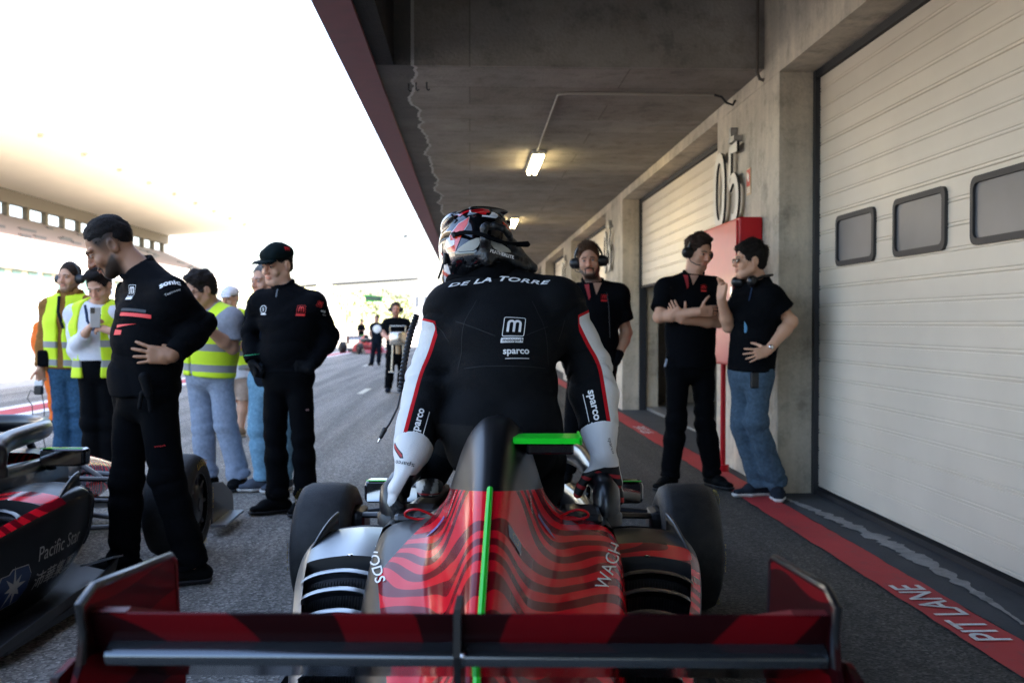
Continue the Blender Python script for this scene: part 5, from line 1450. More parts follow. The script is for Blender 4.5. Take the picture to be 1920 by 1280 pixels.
# ---- 2. man with the cap
p = Body('man in a black quarter zip top and flat brimmed cap, gloved hands on hips', 6.42,
  dict(head=(519, 497, .0), neck=(533, 543, .02), sa=(490, 566, .07), sb=(589, 568, -.04), ea=(468, 628, .10), wa=(474, 678, -.02), eb=(621, 630, .07), wb=(583, 689, -.10),
       ha=(519, 694, .03), hb=(561, 694, -.02), ka=(516, 815, .02), kb=(568, 817, -.03), aa=(522, 925, .02), ab=(574, 925, .0)), (-33, 14, 3), bulk=.97, hs=1.03, group=PPL)
ha_ = dict(dr=(.35, -.25, -1), pn=(.9, .3, .2), ts=1, curl=(55, 70, 45), spread=2); hb_ = dict(dr=(-1, -.1, .08), pn=(-.1, 1, 0), ts=-1, curl=(14, 22, 12), spread=7, thumb=(.3, .3, .9))
p.body({'a': ha_, 'b': hb_}, skin=(.50, .31, .22), brow=(.05, .03, .02))
j2 = p.top('jersey', BLK2, sleeve=1.95, g=.016, hem=-.02, seed=21, collar=(.045, .066, None), amp=.011)
t2 = p.pants('trousers', BLK, g=.015, seed=22, amp=.009, flare=.02)
back_cover(p, 'a', ha_); back_cover(p, 'b', hb_)
p.shoe('a', -62, SHOEB, RUBBER); p.shoe('b', -20, SHOEB, RUBBER)
p.hair((.018, .012, .009), 'short', thick=.008); cp = p.cap(cloth('cap_green_black', (.004, .009, .009), .7))
logo(j2, 565, 580, .056, REDB, bar=True); decal('emblem', join2d(frame2d(.052, .052, .024, .004), move2d(text2d('S', .03, .02), 0, .0), move2d(poly2d(rrect(.05, .008, .002, 2)), 0, -.03)), j2, 494, 580, WHT)
logo(j2, 600, 570, .040, REDB, rot=R(-18), bar=False); words(j2, 'enic', 606, 583, .022, WHT, rot=R(-16), bold=.03); words(j2, 'Race', 608, 590, .014, GREY, rot=R(-16))
decal('zip', poly2d(rrect(.010, .085, .004, 2)), j2, 520, 545, mat('zip_grey', (.06, .065, .07), .4))
p.strap('wristband', [p.J['wa']+np.array([.052*math.cos(R(a)), .052*math.sin(R(a)), .045+.006*math.cos(R(a))]) for a in range(0, 361, 20)], .0022, mat('green_thread', (.02, .4, .15), .5), 1.)
words(cp, 'm', 538, 466, .05, REDD, bold=.04); decal('emblem', poly2d(rrect(.022, .012, .004, 3)), t2, 576, 768, mat('badge_pink', (.35, .2, .2), .5))

# ---- 3. ochre hoodie and hi-vis vest
p = Body('man in an ochre hoodie and yellow vest with ear defenders, holding cables', 8.6,
  dict(head=(130, 522, -.02), neck=(132, 556, 0), sa=(93, 576, .03), sb=(163, 574, 0), ea=(84, 634, .05), wa=(76, 690, -.06), eb=(170, 630, .05), wb=(166, 680, .0), ha=(112, 680, .0), hb=(146, 680, 0), ka=(117, 764, -.02), kb=(150, 764, 0), aa=(119, 860, 0), ab=(155, 860, .02)), (-14, 0, 0), group=PPL)
ha_ = dict(dr=(.05, -.1, -1), pn=(.6, -.6, 0), ts=1, curl=(45, 55, 35))
p.body({'a': ha_}, skin=(.42, .25, .17), beard=.6, beardcol=(.05, .03, .02), h=.013, hf=.0048, hh=.006)
def hoodie(d): pass
j3 = p.top('hoodie', BROWNC, sleeve=1.93, g=.02, hem=-.05, seed=31, amp=.010, h=.011, neckcut=.05)
p.garment('hood', BROWNC, lambda d: [d.cone(p.J['neck']+p.lat*.085*math.sin(R(a))-p.fw*(.075*math.cos(R(a))-.0)+np.array([0, 0, .028-.02*math.cos(R(a))]), p.J['neck']+p.lat*.085*math.sin(R(a+30))-p.fw*.075*math.cos(R(a+30))+np.array([0, 0, .028-.02*math.cos(R(a+30))]), .030, .030, .02) for a in range(-120, 110, 30)], .008, folds(.006, 20, 30, 3))
p.vest(seed=32, gap=.022, hem=-.035, h=.010, belly=.03); p.pants('jeans', DENIMB, g=.02, seed=33, amp=.010, h=.011, flare=.025)
p.shoe('a', -20, SHOEB, RUBBER, h=.008); p.shoe('b', 20, SHOEB, RUBBER, h=.008); p.hair((.022, .014, .010), 'short', h=.008, seed=2); p.headset(mic=False)
p.strap('lanyard', [p.J['neck']+p.fw*.09+np.array([-.05, 0, .0]), p.J['neck']+p.fw*.17+np.array([-.02, 0, -.13]), p.J['neck']+p.fw*.19+np.array([.03, 0, -.27])], .006, NAVY, 2.)
dev = thing('handheld_device', 'white and black handheld device with cables held by the man in the ochre hoodie', 'device', tuple(p.J['wa']+np.array([.01, -.05, -.13])))
MB().box(-.035, .035, -.02, .02, -.015, .03, .008).build('white_case', mat('device_white', (.75, .75, .74), .4), dev); MB().box(-.04, .03, -.025, .025, -.09, -.016, .012).build('black_case', PLAST, dev)
MB().tube([(-.03, 0, -.08), (-.07, 0, -.05), (-.10, 0, -.12), (-.06, 0, -.18), (-.05, .0, -.4), (-.07, 0, -.62)], .004, 6).tube([(.02, 0, -.08), (.04, 0, -.2), (.03, 0, -.45), (.06, 0, -.62)], .004, 6).build('cable', CBK, dev, True)
pch = p.garment('pouch', BLK, lambda d: d.box(p.J['ha']+np.array([-.09, -.09, .04]), (.05, .04, .07), None, .02), .008)

# ---- 4. white sweater looking at a phone
p = Body('dark haired man in a white jumper and open yellow vest looking at his phone', 7.7,
  dict(head=(186, 537, -.06), neck=(184, 572, .0), sa=(142, 590, .03), sb=(220, 586, .0), ea=(142, 655, -.02), wa=(162, 622, -.26), eb=(232, 652, 0), wb=(212, 622, -.26), ha=(169, 682, .0), hb=(203, 682, 0), ka=(172, 790, -.02), kb=(206, 790, 0), aa=(176, 880, 0), ab=(206, 880, .02)), (-6, 30, -4), group=PPL)
ha_ = dict(dr=(.55, -.1, .75), pn=(.7, .25, -.45), ts=1, curl=(30, 45, 30)); hb_ = dict(dr=(-.9, -.1, .3), pn=(-.3, .35, -.8), ts=-1, curl=(30, 50, 30))
p.body({'a': ha_, 'b': hb_}, skin=(.44, .26, .18), brow=(.02, .014, .01), h=.013, hf=.0045, hh=.005)
p.top('jumper', WHITEC, sleeve=1.86, g=.018, hem=.03, seed=41, collar=(.03, .066, None), amp=.008, h=.009)
p.vest(seed=42, gap=.075, hem=-.10, h=.010); p.pants('trousers', BLK, g=.02, seed=43, h=.011)
p.shoe('a', -10, SHOEB, RUBBER, h=.008); p.shoe('b', 10, SHOEB, RUBBER, h=.008); p.hair((.012, .009, .008), 'swept', h=.0065, seed=4, thick=.014)
LANY = cloth('lanyard_blue', (.03, .05, .10)); nk = p.J['neck']
p.strap('lanyard', [nk+np.array([-.07, -.07, .0]), nk+np.array([-.03, -.135, -.12]), nk+np.array([.015, -.15, -.19]), nk+np.array([.05, -.135, -.12]), nk+np.array([.085, -.07, -.02])], .005, LANY, 2.2)
ph = thing('phone', 'smartphone with a dark camera patch held by the man in the white jumper', 'phone', tuple(p.J['wa']+np.array([.085, -.055, .105])), R(12))
MB().box(-.036, .036, -.005, .004, -.075, .075, .004).build('case', mat('phone_back', (.35, .33, .32), .3, metal=.4), ph); MB().box(-.033, -.002, -.0075, -.0052, .03, .072, .002).build('camera', GLOSSB, ph)

# ---- 5. glasses, grey tee, hi-vis
p = Body('man in glasses, grey tee, yellow vest and pale jeans looking down behind the profile man', 7.4,
  dict(head=(377, 545, -.04), neck=(398, 582, .02), sa=(372, 604, .16), sb=(433, 598, -.08), ea=(362, 660, .05), wa=(345, 640, -.18), eb=(435, 652, -.10), wb=(384, 612, -.30), ha=(374, 690, .06), hb=(411, 690, -.03), ka=(380, 795, .04), kb=(424, 795, -.04), aa=(388, 880, .06), ab=(449, 890, -.02)), (-52, 22, 0), bulk=1.1, hs=1.06, group=PPL)
hb_ = dict(dr=(-.9, -.2, .45), pn=(-.2, .5, -.7), ts=-1, curl=(30, 45, 25)); ha_ = dict(dr=(-.4, -.2, .9), pn=(.5, .1, .2), ts=1, curl=(35, 45, 25))
p.body({'a': ha_, 'b': hb_}, skin=(.36, .205, .135), brow=(.02, .013, .01), h=.012, hf=.0045, hh=.0055)
p.top('tee_shirt', GREYC, sleeve=.72, g=.020, hem=-.05, seed=51, collar=(.035, .066, None), amp=.007, h=.009, flare=.012)
p.vest(seed=52, gap=.012, hem=-.06, h=.009, belly=.05); p.pants('jeans', DENIML, g=.017, seed=53, amp=.012, h=.010, flare=.02)
p.shoe('a', -50, SHOEB, RUBBER, h=.007); p.shoe('b', -10, SHOEB, RUBBER, h=.007); p.hair((.016, .012, .010), 'swept', h=.0065, seed=5, thick=.017)
GLS = mat('spectacle_frame', (.06, .05, .05), .3, metal=.5)
for sx in (-1, 1): p.strap('spectacles', [p.H(sx*.034+.020*math.cos(R(a)), .098, .004+.014*math.sin(R(a))) for a in range(0, 361, 24)] + [p.H(sx*.056, .085, .010), p.H(sx*.080, .01, .012)], .0018, GLS, 1.)

# ---- 6. white cap and shorts, further back
p = Body('distant man in a white cap, yellow vest and beige shorts behind the glasses man', 10.9,
  dict(head=(431, 560, 0), neck=(434, 584, 0), sa=(410, 598, .0), sb=(462, 598, 0), ea=(408, 640, 0), wa=(430, 650, -.2), eb=(466, 640, 0), wb=(446, 652, -.2), ha=(434, 690, 0), hb=(460, 690, 0), ka=(432, 750, 0), kb=(456, 750, 0), aa=(408, 805, .1), ab=(450, 803, 0)), (-20, 10, 0), group=PPL)
hk = dict(dr=(.9, -.1, .1), pn=(0, 1, 0), ts=1, curl=(30, 40, 20)); hk2 = dict(dr=(-.9, -.1, .1), pn=(0, 1, 0), ts=-1, curl=(30, 40, 20))
p.body({'a': hk, 'b': hk2}, skin=(.46, .28, .20), h=.014, hf=.006, hh=.007); p.top('shirt', WHITEC, sleeve=.7, g=.018, hem=-.11, seed=61, h=.012); p.vest(seed=62, gap=.03, hem=-.02, h=.011)
p.pants('shorts', BEIGE, g=.03, seed=63, h=.012, upto=1.0, flare=.03); p.shoe('a', -60, mat('shoe_tan', (.3, .22, .15), .7), SOLEW, h=.009); p.shoe('b', -20, mat('shoe_tan', (.3, .22, .15), .7), SOLEW, h=.009); p.cap(WHITEC, h=.008); p.hair((.2, .18, .16), 'short', h=.009, thick=.007)

# ---- 7. grey haired man hidden behind the cap man
p = Body('grey haired man in pale jeans mostly hidden behind the man in the flat cap', 7.25,
  dict(head=(497, 528, 0), neck=(503, 566, 0), sa=(482, 588, .08), sb=(545, 588, 0), ea=(484, 645, .05), wa=(505, 690, -.1), eb=(560, 645, .05), wb=(545, 690, 0), ha=(492, 710, .04), hb=(535, 710, 0), ka=(486, 800, .02), kb=(530, 800, .0), aa=(496, 890, .04), ab=(530, 890, .05)), (-40, 5, 0), group=PPL)
p.body({}, skin=(.42, .24, .165), brow=(.1, .09, .08), h=.013, hf=.005); p.top('shirt', NAVY, sleeve=1.9, g=.018, hem=-.05, seed=71, h=.011); p.pants('jeans', cloth('light_jeans', (.16, .30, .40), var=.2), g=.022, seed=73, h=.011)
p.shoe('a', -75, cloth('shoe_slate', (.07, .08, .10)), SOLEW, h=.008); p.shoe('b', -40, cloth('shoe_slate', (.07, .08, .10)), SOLEW, h=.008); p.hair((.14, .135, .13), 'short', h=.007, seed=7)

# ---- 8. orange overalls at the far left
p = Body('man in bright orange at the far left, behind the man in the ochre hoodie', 12.0,
  dict(head=(90, 588, 0), neck=(90, 606, 0), sa=(77, 616, 0), sb=(112, 616, 0), ea=(70, 645, .0), wa=(80, 668, -.1), eb=(112, 650, 0), wb=(108, 680, 0), ha=(92, 685, 0), hb=(110, 685, 0), ka=(104, 745, 0), kb=(118, 745, 0), aa=(106, 790, 0), ab=(120, 790, 0)), (-30, 5, 0), group=PPL)
p.body({}, skin=(.45, .28, .2), h=.015, hf=.007); p.top('jacket', ORANGE, sleeve=1.9, g=.022, hem=-.08, seed=81, h=.013); p.pants('trousers', ORANGE, g=.022, seed=83, h=.013); p.shoe('a', -20, SHOEB, RUBBER, h=.01); p.shoe('b', 10, SHOEB, RUBBER, h=.01); p.hair((.06, .04, .03), 'short', h=.01)

# ---- 9. man carrying a silver canister stand, walking towards the camera
p = Body('man in black with ear defenders walking up the lane carrying a steel fan', 18.6,
  dict(head=(742, 580, 0), neck=(742, 598, 0), sa=(725, 606, 0), sb=(761, 606, 0), ea=(719, 626, -.02), wa=(726, 634, -.3), eb=(767, 626, -.02), wb=(759, 634, -.3), ha=(733, 665, 0), hb=(753, 665, 0), ka=(731, 698, -.05), kb=(754, 700, .05), aa=(728, 730, 0), ab=(751, 732, .1)), (3, 4, 0), group=PPL)
hk = dict(dr=(.5, -.8, .2), pn=(.9, .3, 0), ts=1, curl=(20, 30, 20)); hk2 = dict(dr=(-.5, -.8, .2), pn=(-.9, .3, 0), ts=-1, curl=(20, 30, 20))
p.body({'a': hk, 'b': hk2}, skin=(.42, .22, .16), h=.016, hf=.007, hh=.008, beard=.5, beardcol=(.06, .03, .02)); j9 = p.top('polo_shirt', BLK2, sleeve=.62, g=.02, hem=-.06, seed=91, h=.012); p.pants('trousers', BLK, g=.022, seed=93, h=.012); p.shoe('a', 0, NAVY, RUBBER, h=.01); p.shoe('b', 0, NAVY, RUBBER, h=.01); p.hair((.05, .03, .02), 'short', h=.009); p.headset(mic=False)
ex = thing('cooling_fan', 'drum shaped steel fan on thin legs carried by the walking man', 'fan', tuple(at(746, 640, 18.1)))
STL = mat('polished_steel', (.62, .58, .50), .25, metal=.9)
MB().lathe([(-.01, .0), (-.01, .10), (.0, .14), (.02, .155), (.20, .155), (.22, .14), (.235, .10), (.235, 0)], (0, 0, -.06), 'z', 28).build('drum', STL, ex, True)
for k in range(4):
    a = R(45+90*k); MB().tube([(.13*math.cos(a), .13*math.sin(a), -.06), (.16*math.cos(a), .16*math.sin(a), -.55)], .008, 6).build('leg', STL, ex, True)
MB().tube([(.165*math.cos(R(a)), .165*math.sin(R(a)), -.55) for a in range(0, 360, 20)], .007, 6, closed=True).build('foot_ring', STL, ex, True)
MB().tube([(0, 0, -.06), (0, 0, -.22)], .04, 12).build('motor', mat('motor_tan', (.35, .26, .16), .4, metal=.5), ex, True)
for s_ in (-1, 1): MB().tube([(s_*.14, 0, .16), (s_*.14, 0, .28), (s_*.0, 0, .28)], .009, 6).build('handle', STL, ex, True)

# ---- 10/11. two men further down
p = Body('man in navy with a round white back print, halfway down the lane', 33.,
  dict(head=(706, 598, 0), neck=(706, 606, 0), sa=(698, 611, 0), sb=(716, 611, 0), ea=(694, 624, -.02), wa=(696, 632, -.1), eb=(719, 624, -.02), wb=(717, 634, 0), ha=(702, 639, 0), hb=(711, 639, 0), ka=(700, 657, 0), kb=(711, 657, 0), aa=(697, 676, 0), ab=(710, 676, 0)), (-10, 0, 0), group=PPL)
p.body({}, skin=(.42, .25, .18), h=.02, hf=.012); j10 = p.top('tee_shirt', NAVY, sleeve=.6, g=.02, hem=-.06, seed=94, h=.016); p.pants('trousers', NAVY, g=.022, seed=95, h=.016); p.shoe('a', -30, SHOEB, RUBBER, h=.012); p.shoe('b', 10, SHOEB, RUBBER, h=.012); p.hair((.03, .02, .015), 'short', h=.013)
decal('round_print', poly2d([(.135*math.cos(R(a)), .135*math.sin(R(a))) for a in range(0, 360, 20)]), j10, 707, 616, WHT, maxe=.04)
p = Body('tiny far man in black beside the distant red car', 62.,
  dict(head=(677, 604, 0), neck=(677, 608, 0), sa=(673, 611, 0), sb=(682, 611, 0), ea=(671, 617, -.02), wa=(675, 620, -.2), eb=(684, 617, -.02), wb=(680, 620, -.2), ha=(675, 625, 0), hb=(679, 625, 0), ka=(675, 633, 0), kb=(679, 633, 0), aa=(675, 640, 0), ab=(680, 640, 0)), (0, 0, 0), group=PPL, ground=-.41)
p.body({}, skin=(.42, .25, .18), h=.03, hf=.02); p.top('jacket', BLK2, sleeve=1.8, g=.02, hem=-.06, seed=96, h=.024); p.pants('trousers', BLK, g=.022, seed=97, h=.024); p.hair((.03, .02, .015), 'short', h=.02)

# ---- 12. bearded man with headset by the pillar
p = Body('bearded man in a black polo and ear defenders standing behind the driver', 7.55,
  dict(head=(1104, 490, -.04), neck=(1112, 534, .0), sa=(1068, 553, .02), sb=(1158, 553, .0), ea=(1050, 625, .03), wa=(1062, 680, -.06), eb=(1174, 624, .05), wb=(1157, 672, -.05), ha=(1088, 678, 0), hb=(1132, 678, 0), ka=(1078, 786, -.02), kb=(1136, 786, 0), aa=(1062, 885, .0), ab=(1140, 885, .02)), (-8, 3, -5), bulk=1.07, hs=1.05, group=PPL)
hb_ = dict(dr=(-.35, -.1, -.9), pn=(-.8, .5, .1), ts=-1, curl=(25, 30, 20)); ha_ = dict(dr=(.3, 0, -1), pn=(.8, .5, 0), ts=1, curl=(25, 30, 20))
p.body({'a': ha_, 'b': hb_}, skin=(.40, .225, .15), beard=.96, beardcol=(.026, .014, .009), brow=(.07, .035, .02), h=.011)
polo_c = (.026, .066, .55)
j12 = p.top('polo_shirt', BLK2, sleeve=.66, g=.020, hem=-.06, seed=121, collar=(.032, .068, .55), amp=.007, flare=.016)
p.pants('trousers', BLK, g=.016, seed=123); back_cover(p, 'b', hb_); back_cover(p, 'a', ha_)
p.shoe('a', -15, SHOEB, RUBBER, boot=.03); p.shoe('b', 20, SHOEB, RUBBER, boot=.03); p.hair((.075, .038, .02), 'swept', seed=12, thick=.010); p.headset()
decal('placket', ([(-.030, .05), (.004, .05), (.018, -.05), (.006, -.075)], [(0, 1, 2, 3)]), j12, 1103, 545, mat('placket_red', (.30, .012, .016), .7)); decal('skin_gap', ([(-.012, .04), (.055, .045), (.012, -.052)], [(0, 1, 2)]), j12, 1115, 540, mat('neck_skin', (.38, .21, .14), .5))
logo(j12, 1133, 557, .050, REDD); p.strap('headset_cord', [p.H(.11, -.01, -.03), p.J['neck']+np.array([.085, -.06, .0]), p.J['neck']+np.array([.10, -.14, -.15]), p.J['neck']+np.array([.11, -.15, -.4])], .003, PLAST, 1.)

# ---- 13. arms crossed
p = Body('tall man in a black polo with crossed arms and ear defenders beside the red cabinet', 7.3,
  dict(head=(1309, 475, -.02), neck=(1299, 520, .0), sa=(1250, 541, -.02), sb=(1338, 541, .04), ea=(1236, 594, -.12), wa=(1312, 584, -.26), eb=(1347, 603, -.08), wb=(1278, 600, -.19), ha=(1272, 674, 0), hb=(1316, 674, .02), ka=(1268, 788, -.03), kb=(1322, 788, .0), aa=(1256, 890, .0), ab=(1336, 890, .04)), (30, 14, 4), bulk=1.03, hs=1.03, group=PPL)
ha_ = dict(dr=(1, .15, .05), pn=(.1, 1, -.1), ts=1, curl=(14, 22, 12), spread=2, thumb=(.35, .95, -.1)); hb_ = dict(dr=(-.55, -.15, .75), pn=(.2, .95, .2), ts=-1, curl=(20, 30, 18), spread=3)
p.body({'a': ha_, 'b': hb_}, skin=(.46, .265, .18), brow=(.04, .025, .018), h=.010)
j13 = p.top('polo_shirt', BLK2, sleeve=.74, g=.019, hem=-.06, seed=131, collar=(.032, .066, .55), amp=.007, flare=.016)
p.pants('trousers', BLK, g=.016, seed=133); p.shoe('a', -40, SHOEB, RUBBER, .30); p.shoe('b', 25, SHOEB, RUBBER, .30); p.hair((.035, .02, .013), 'swept', seed=13, thick=.014); p.headset()
decal('placket', ([(-.022, .055), (.012, .045), (.016, -.04), (.004, -.06)], [(0, 1, 2, 3)]), j13, 1287, 527, mat('placket_red', (.30, .012, .016), .7)); decal('skin_gap', ([(-.012, .035), (.055, .03), (.008, -.04)], [(0, 1, 2)]), j13, 1297, 524, mat('neck_skin', (.38, .21, .14), .5))
logo(j13, 1319, 539, .046, REDB); p.strap('key_strap', [p.hip+np.array([-.17, -.02, .02]), p.hip+np.array([-.185, -.05, -.0]), p.hip+np.array([-.20, -.06, -.05])], .006, mat('key_strap_grey', (.25, .27, .32), .5), 1.5)

# ---- 14. jeans and sunglasses leaning on the pillar
p = Body('man in sunglasses and faded jeans leaning on the pillar, one hand raised', 6.86,
  dict(head=(1405, 490, .0), neck=(1424, 531, .02), sa=(1394, 556, .15), sb=(1446, 556, -.13), ea=(1366, 612, .06), wa=(1352, 560, -.06), eb=(1484, 603, -.14), wb=(1440, 658, -.22), ha=(1393, 694, .08), hb=(1424, 694, -.05), ka=(1391, 800, .03), kb=(1419, 795, -.10), aa=(1426, 905, .06), ab=(1457, 905, -.02)), (-84, 0, 0), hs=1.04, group=PPL)
ha_ = dict(dr=(.10, -.1, 1), pn=(-.75, -.6, .1), ts=1, curl=(32, 45, 28), fcurl=((50, 45, 30), (34, 38, 25), (20, 32, 20), (10, 24, 16)), thumb=(.8, .5, .45)); hb_ = dict(dr=(-1, -.2, -.22), pn=(-.3, 1, -.1), ts=-1, curl=(8, 18, 10), spread=12, thumb=(.2, .6, .8))
p.body({'a': ha_, 'b': hb_}, skin=(.47, .28, .19), brow=(.025, .018, .013), h=.010)
j14 = p.top('tee_shirt', BLK2, sleeve=.58, g=.022, hem=-.01, seed=141, collar=(.018, .066, None), amp=.009, flare=.02)
p.pants('jeans', DENIMG, g=.017, seed=143, amp=.012, flare=.022)
p.shoe('a', -78, cloth('shoe_navy', (.02, .024, .032)), SOLEW, .29, sole_h=.032); p.shoe('b', -14, cloth('shoe_navy', (.02, .024, .032)), SOLEW, .29, sole_h=.032); p.hair((.014, .011, .009), 'bushy', seed=14, thick=.016)
p.strap('sunglasses', [p.H(-.05, .095, .008), p.H(0, .104, .010), p.H(.052, .095, .008), p.H(.078, .04, .012), p.H(.082, -.005, .012)], .0035, GLOSSB, 1.)
for sx in (-1, 1): p.garment('lens', GLOSSB, lambda d: d.blob(p.H(sx*.032, .099, .003), (.025, .005, .018), p.HM), .004)
nk = p.J['neck']
def cups(d):
    c0 = nk+np.array([-.07, -.085, .01]); d.ell(c0, c0+np.array([-.02, -.035, 0]), (.042, .036), (.040, .034), (0, 0, 1), .012)
    c1 = nk+np.array([-.12, .05, .01]); d.ell(c1, c1+np.array([-.03, .01, 0]), (.042, .036), (.040, .034), (0, 0, 1), .012)
hs_ = p.strap('headset', [nk+np.array([-.06, -.08, .02]), nk+np.array([.0, -.085, .045]), nk+np.array([.075, -.04, .055]), nk+np.array([.08, .04, .055]), nk+np.array([-.02, .085, .045]), nk+np.array([-.10, .05, .02])], .010, EARC, 1.4)
p.garment('ear_cup', EARC, cups, .005, None, hs_)
p.strap('lanyard', [nk+np.array([-.075, -.08, -.03]), nk+np.array([-.11, -.11, -.15]), nk+np.array([-.115, -.12, -.25])], .005, LANY, 2.); MB()
bd = p.garment('pass_card', mat('pass_blue', (.10, .32, .55), .4), lambda d: d.box(nk+np.array([-.125, -.125, -.30]), (.016, .004, .045), None, .002), .004)
p.strap('cord', [nk+np.array([-.06, -.10, -.02]), nk+np.array([-.06, -.145, -.3]), nk+np.array([-.03, -.15, -.6])], .0035, PLAST, 1.)
p.garment('radio', PLAST, lambda d: d.box(p.hip+np.array([-.02, -.155, -.06]), (.028, .018, .055), None, .008), .005)
p.strap('watch', [p.J['wb']+np.array([.025, .02, .022])+np.array([.024*math.sin(R(a))*.5, .036*math.cos(R(a)), .034*math.sin(R(a))]) for a in range(0, 361, 24)], .008, PLAST, 1.); p.garment('watch_face', CHROME, lambda d: d.blob(p.J['wb']+np.array([.015, -.022, .028]), (.017, .010, .017)), .004)

# ---- 15. the driver, climbing out over the engine cover
D = Body('racing driver seen from behind, black, white and red suit, climbing from the car', 3.22,
  dict(head=(893, 476, .22), neck=(928, 526, .17), sa=(846, 577, .13), sb=(1046, 567, .13), ea=(810, 700, .12), wa=(767, 868, -.13), eb=(1106, 694, .12), wb=(1132, 858, -.02), ha=(906, 800, -.02), hb=(982, 800, -.02),
       ka=(852, 776, .42), kb=(1006, 872, .34), aa=(806, 884, .36), ab=(990, 975, .10)), (206, 24, -3), flip=True, bulk=1.03, hs=1.0, group=PPL, planted=False)
p = D; J = p.J
hl = dict(dr=(-.48, -.10, -.86), pn=(.86, .12, -.48), ts=-1, curl=(24, 34, 24), spread=3, thumb=(.55, .7, .5), sc=1.04); hr = dict(dr=(.18, .25, -1), pn=(-.15, -1, -.2), ts=1, curl=(12, 22, 20), spread=4, thumb=(.6, .85, .25), sc=1.10)
p.body({'a': hl, 'b': hr}, h=.013, hf=.008, hh=.008)
SUIT = banded('race_suit_cloth', (.012, .0112, .0108), ((-1., (.0028, .0033, .0043)), (.5, (.50, .006, .012)), (1.5, (.72, .71, .68))), .8, bump=.4, bscale=420, spec=.16)
def suit_paint(V):
    out = np.full(len(V), 0., np.float32)
    for q, sx in (('a', -1), ('b', 1)):
        S_, E, W = J['s'+q], J['e'+q], J['w'+q]; od = unit(np.array([sx*1., -.12, .10]))
        best = np.full(len(V), 9.); val = np.zeros(len(V)); ws = np.zeros(len(V))
        for (a, b, t0, t1) in ((S_, E, 0, 1), (E, W, 1, 2)):
            ba = b-a; t = np.clip(((V-a) @ ba)/(ba @ ba), 0, 1); dv = V-a-t[:, None]*ba; ds = np.sqrt((dv*dv).sum(1)); tt = t0+t
            o = od-ba*((od @ ba)/(ba @ ba)); o = unit(o)
            off = dv @ o; lim = .028+.002*(tt-1)
            v = 1.5+(off-lim-.010)/.012
            cap = 1.5+(tt-.30-np.clip(.045-off, 0, 1)**1*9)*30
            v = np.clip(np.minimum(v, cap), -6, 6); wgt = np.exp(-np.maximum(ds-.03, 0)/.010); val += v*wgt; ws += wgt; best = np.minimum(best, ds)
        val = val/np.maximum(ws, 1e-9); m = (best < .115) & (val > out); out = np.where(m, val, out)
    ba = J['ka']-J['ha']; t = np.clip(((V-J['ha']) @ ba)/(ba @ ba), 0, 1); dl = np.sqrt(((V-J['ha']-t[:, None]*ba)**2).sum(1))
    lg_ = np.clip(np.minimum((J['ha'][0]-.035+.25*(J['ha'][2]+.05-V[:, 2])-V[:, 0])/.01, np.minimum((.17-dl)/.02, (p.hip[2]+.03-V[:, 2])/.02)), -1, 2); out = np.where((out < .3) & (lg_ > -1), np.minimum(out, -.6-lg_*.6), out)
    return out
def suit(d):
    g = .014
    for q in 'ab': p.arm(d, q, g+.006, r=(.056, .052, .044), upto=1.82 if q == 'a' else 1.68)
    for q in 'ab':
        e = J['e'+q]+(J['w'+q]-J['e'+q])*(.82 if q == 'a' else .68); n = unit(J['w'+q]-J['e'+q]); d.cut(e, n, .004, e-.10, e+.10)
    p.torso(d, g, hipw=.94)
    for q, sx in (('a', -1), ('b', 1)):
        d.blob(J['s'+q]+np.array([sx*-.012, -.02, .012]), (.062, .075, .048), None, .03)           # padded epaulettes
    d.cone(J['ha']-p.up*.01, J['ha']+np.array([-.01, .02, -.07]), .105, .110, .05); d.cone(J['hb']-p.up*.01, J['hb']+np.array([0, .02, -.07]), .112, .112, .05)
    for q in 'ab': p.leg(d, q, .014, r=(.105, .086, .054), upto=1.97)
    d.cut(J['neck']+np.array([0, 0, .040]), np.array([0, .35, 1.]), .006, J['neck']-.12, J['neck']+.14)
el = [J['ea'], J['eb']]; fa, fb, fc = folds(.008, 9, 24, 151), folds(.016, 16, 60, 152), folds(.013, 12, 40, 153)
fr_ = ring_folds([(J['s'+q], J['e'+q], J['w'+q]) for q in 'ab'], .013, 12., ((1., .34, 1.), (1.75, .2, .7), (.2, .25, .7)), 77)
def sdisp(P):
    w = sum(np.exp(-((P-k)**2).sum(-1)/.012) for k in el); w2 = np.exp(-((P-(p.hip+p.up*.16))**2 @ np.array([2., 2., 14.])/.05)); w3 = sum(np.exp(-((P-k)**2).sum(-1)/.02) for k in (J['ka'], J['sa']-.10, J['sb']-.10))
    return fa(P)*.6+fb(P)*.6*np.clip(w, 0, 1)+fc(P)*np.clip(w2+w3, 0, 1.2)+fr_(P)
su = p.garment('race_suit', SUIT, suit, .0068, sdisp, paint=suit_paint)
bv_, _ = bvh_of([su])
def sd(name, shape, px, py, m, rot=0., maxe=.012, off=.0025, up=(0, 0, 1), nrm=None): return decal(name, shape, su, px, py, m, up=up, rot=rot, maxe=maxe, bvh=bv_, off=off, nrm=nrm)
wl = text2d('DE LA TORRE', .0265, .03, .35, 1.85, space=1.12); wl = ([(x, y-abs(x)**1.6*.30) for x, y in wl[0]], wl[1])
sd('name_lettering', wl, 936, 523, WHT, rot=R(2), nrm=(-.02, -.75, .66))
lg = m_logo(.073, True); sd('emblem', lg, 964, 612, WHT, rot=R(-2)); sd('emblem_lettering', text2d('motopark', .0165, .012, .1, 1.0), 962, 638, BLKD, off=.0040)
def sparco(h): return join2d(text2d('sparco', h, .025, 0, 1.05), move2d(poly2d(rrect(h*2.6, h*.07, .001, 1)), h*.08, -h*.62))
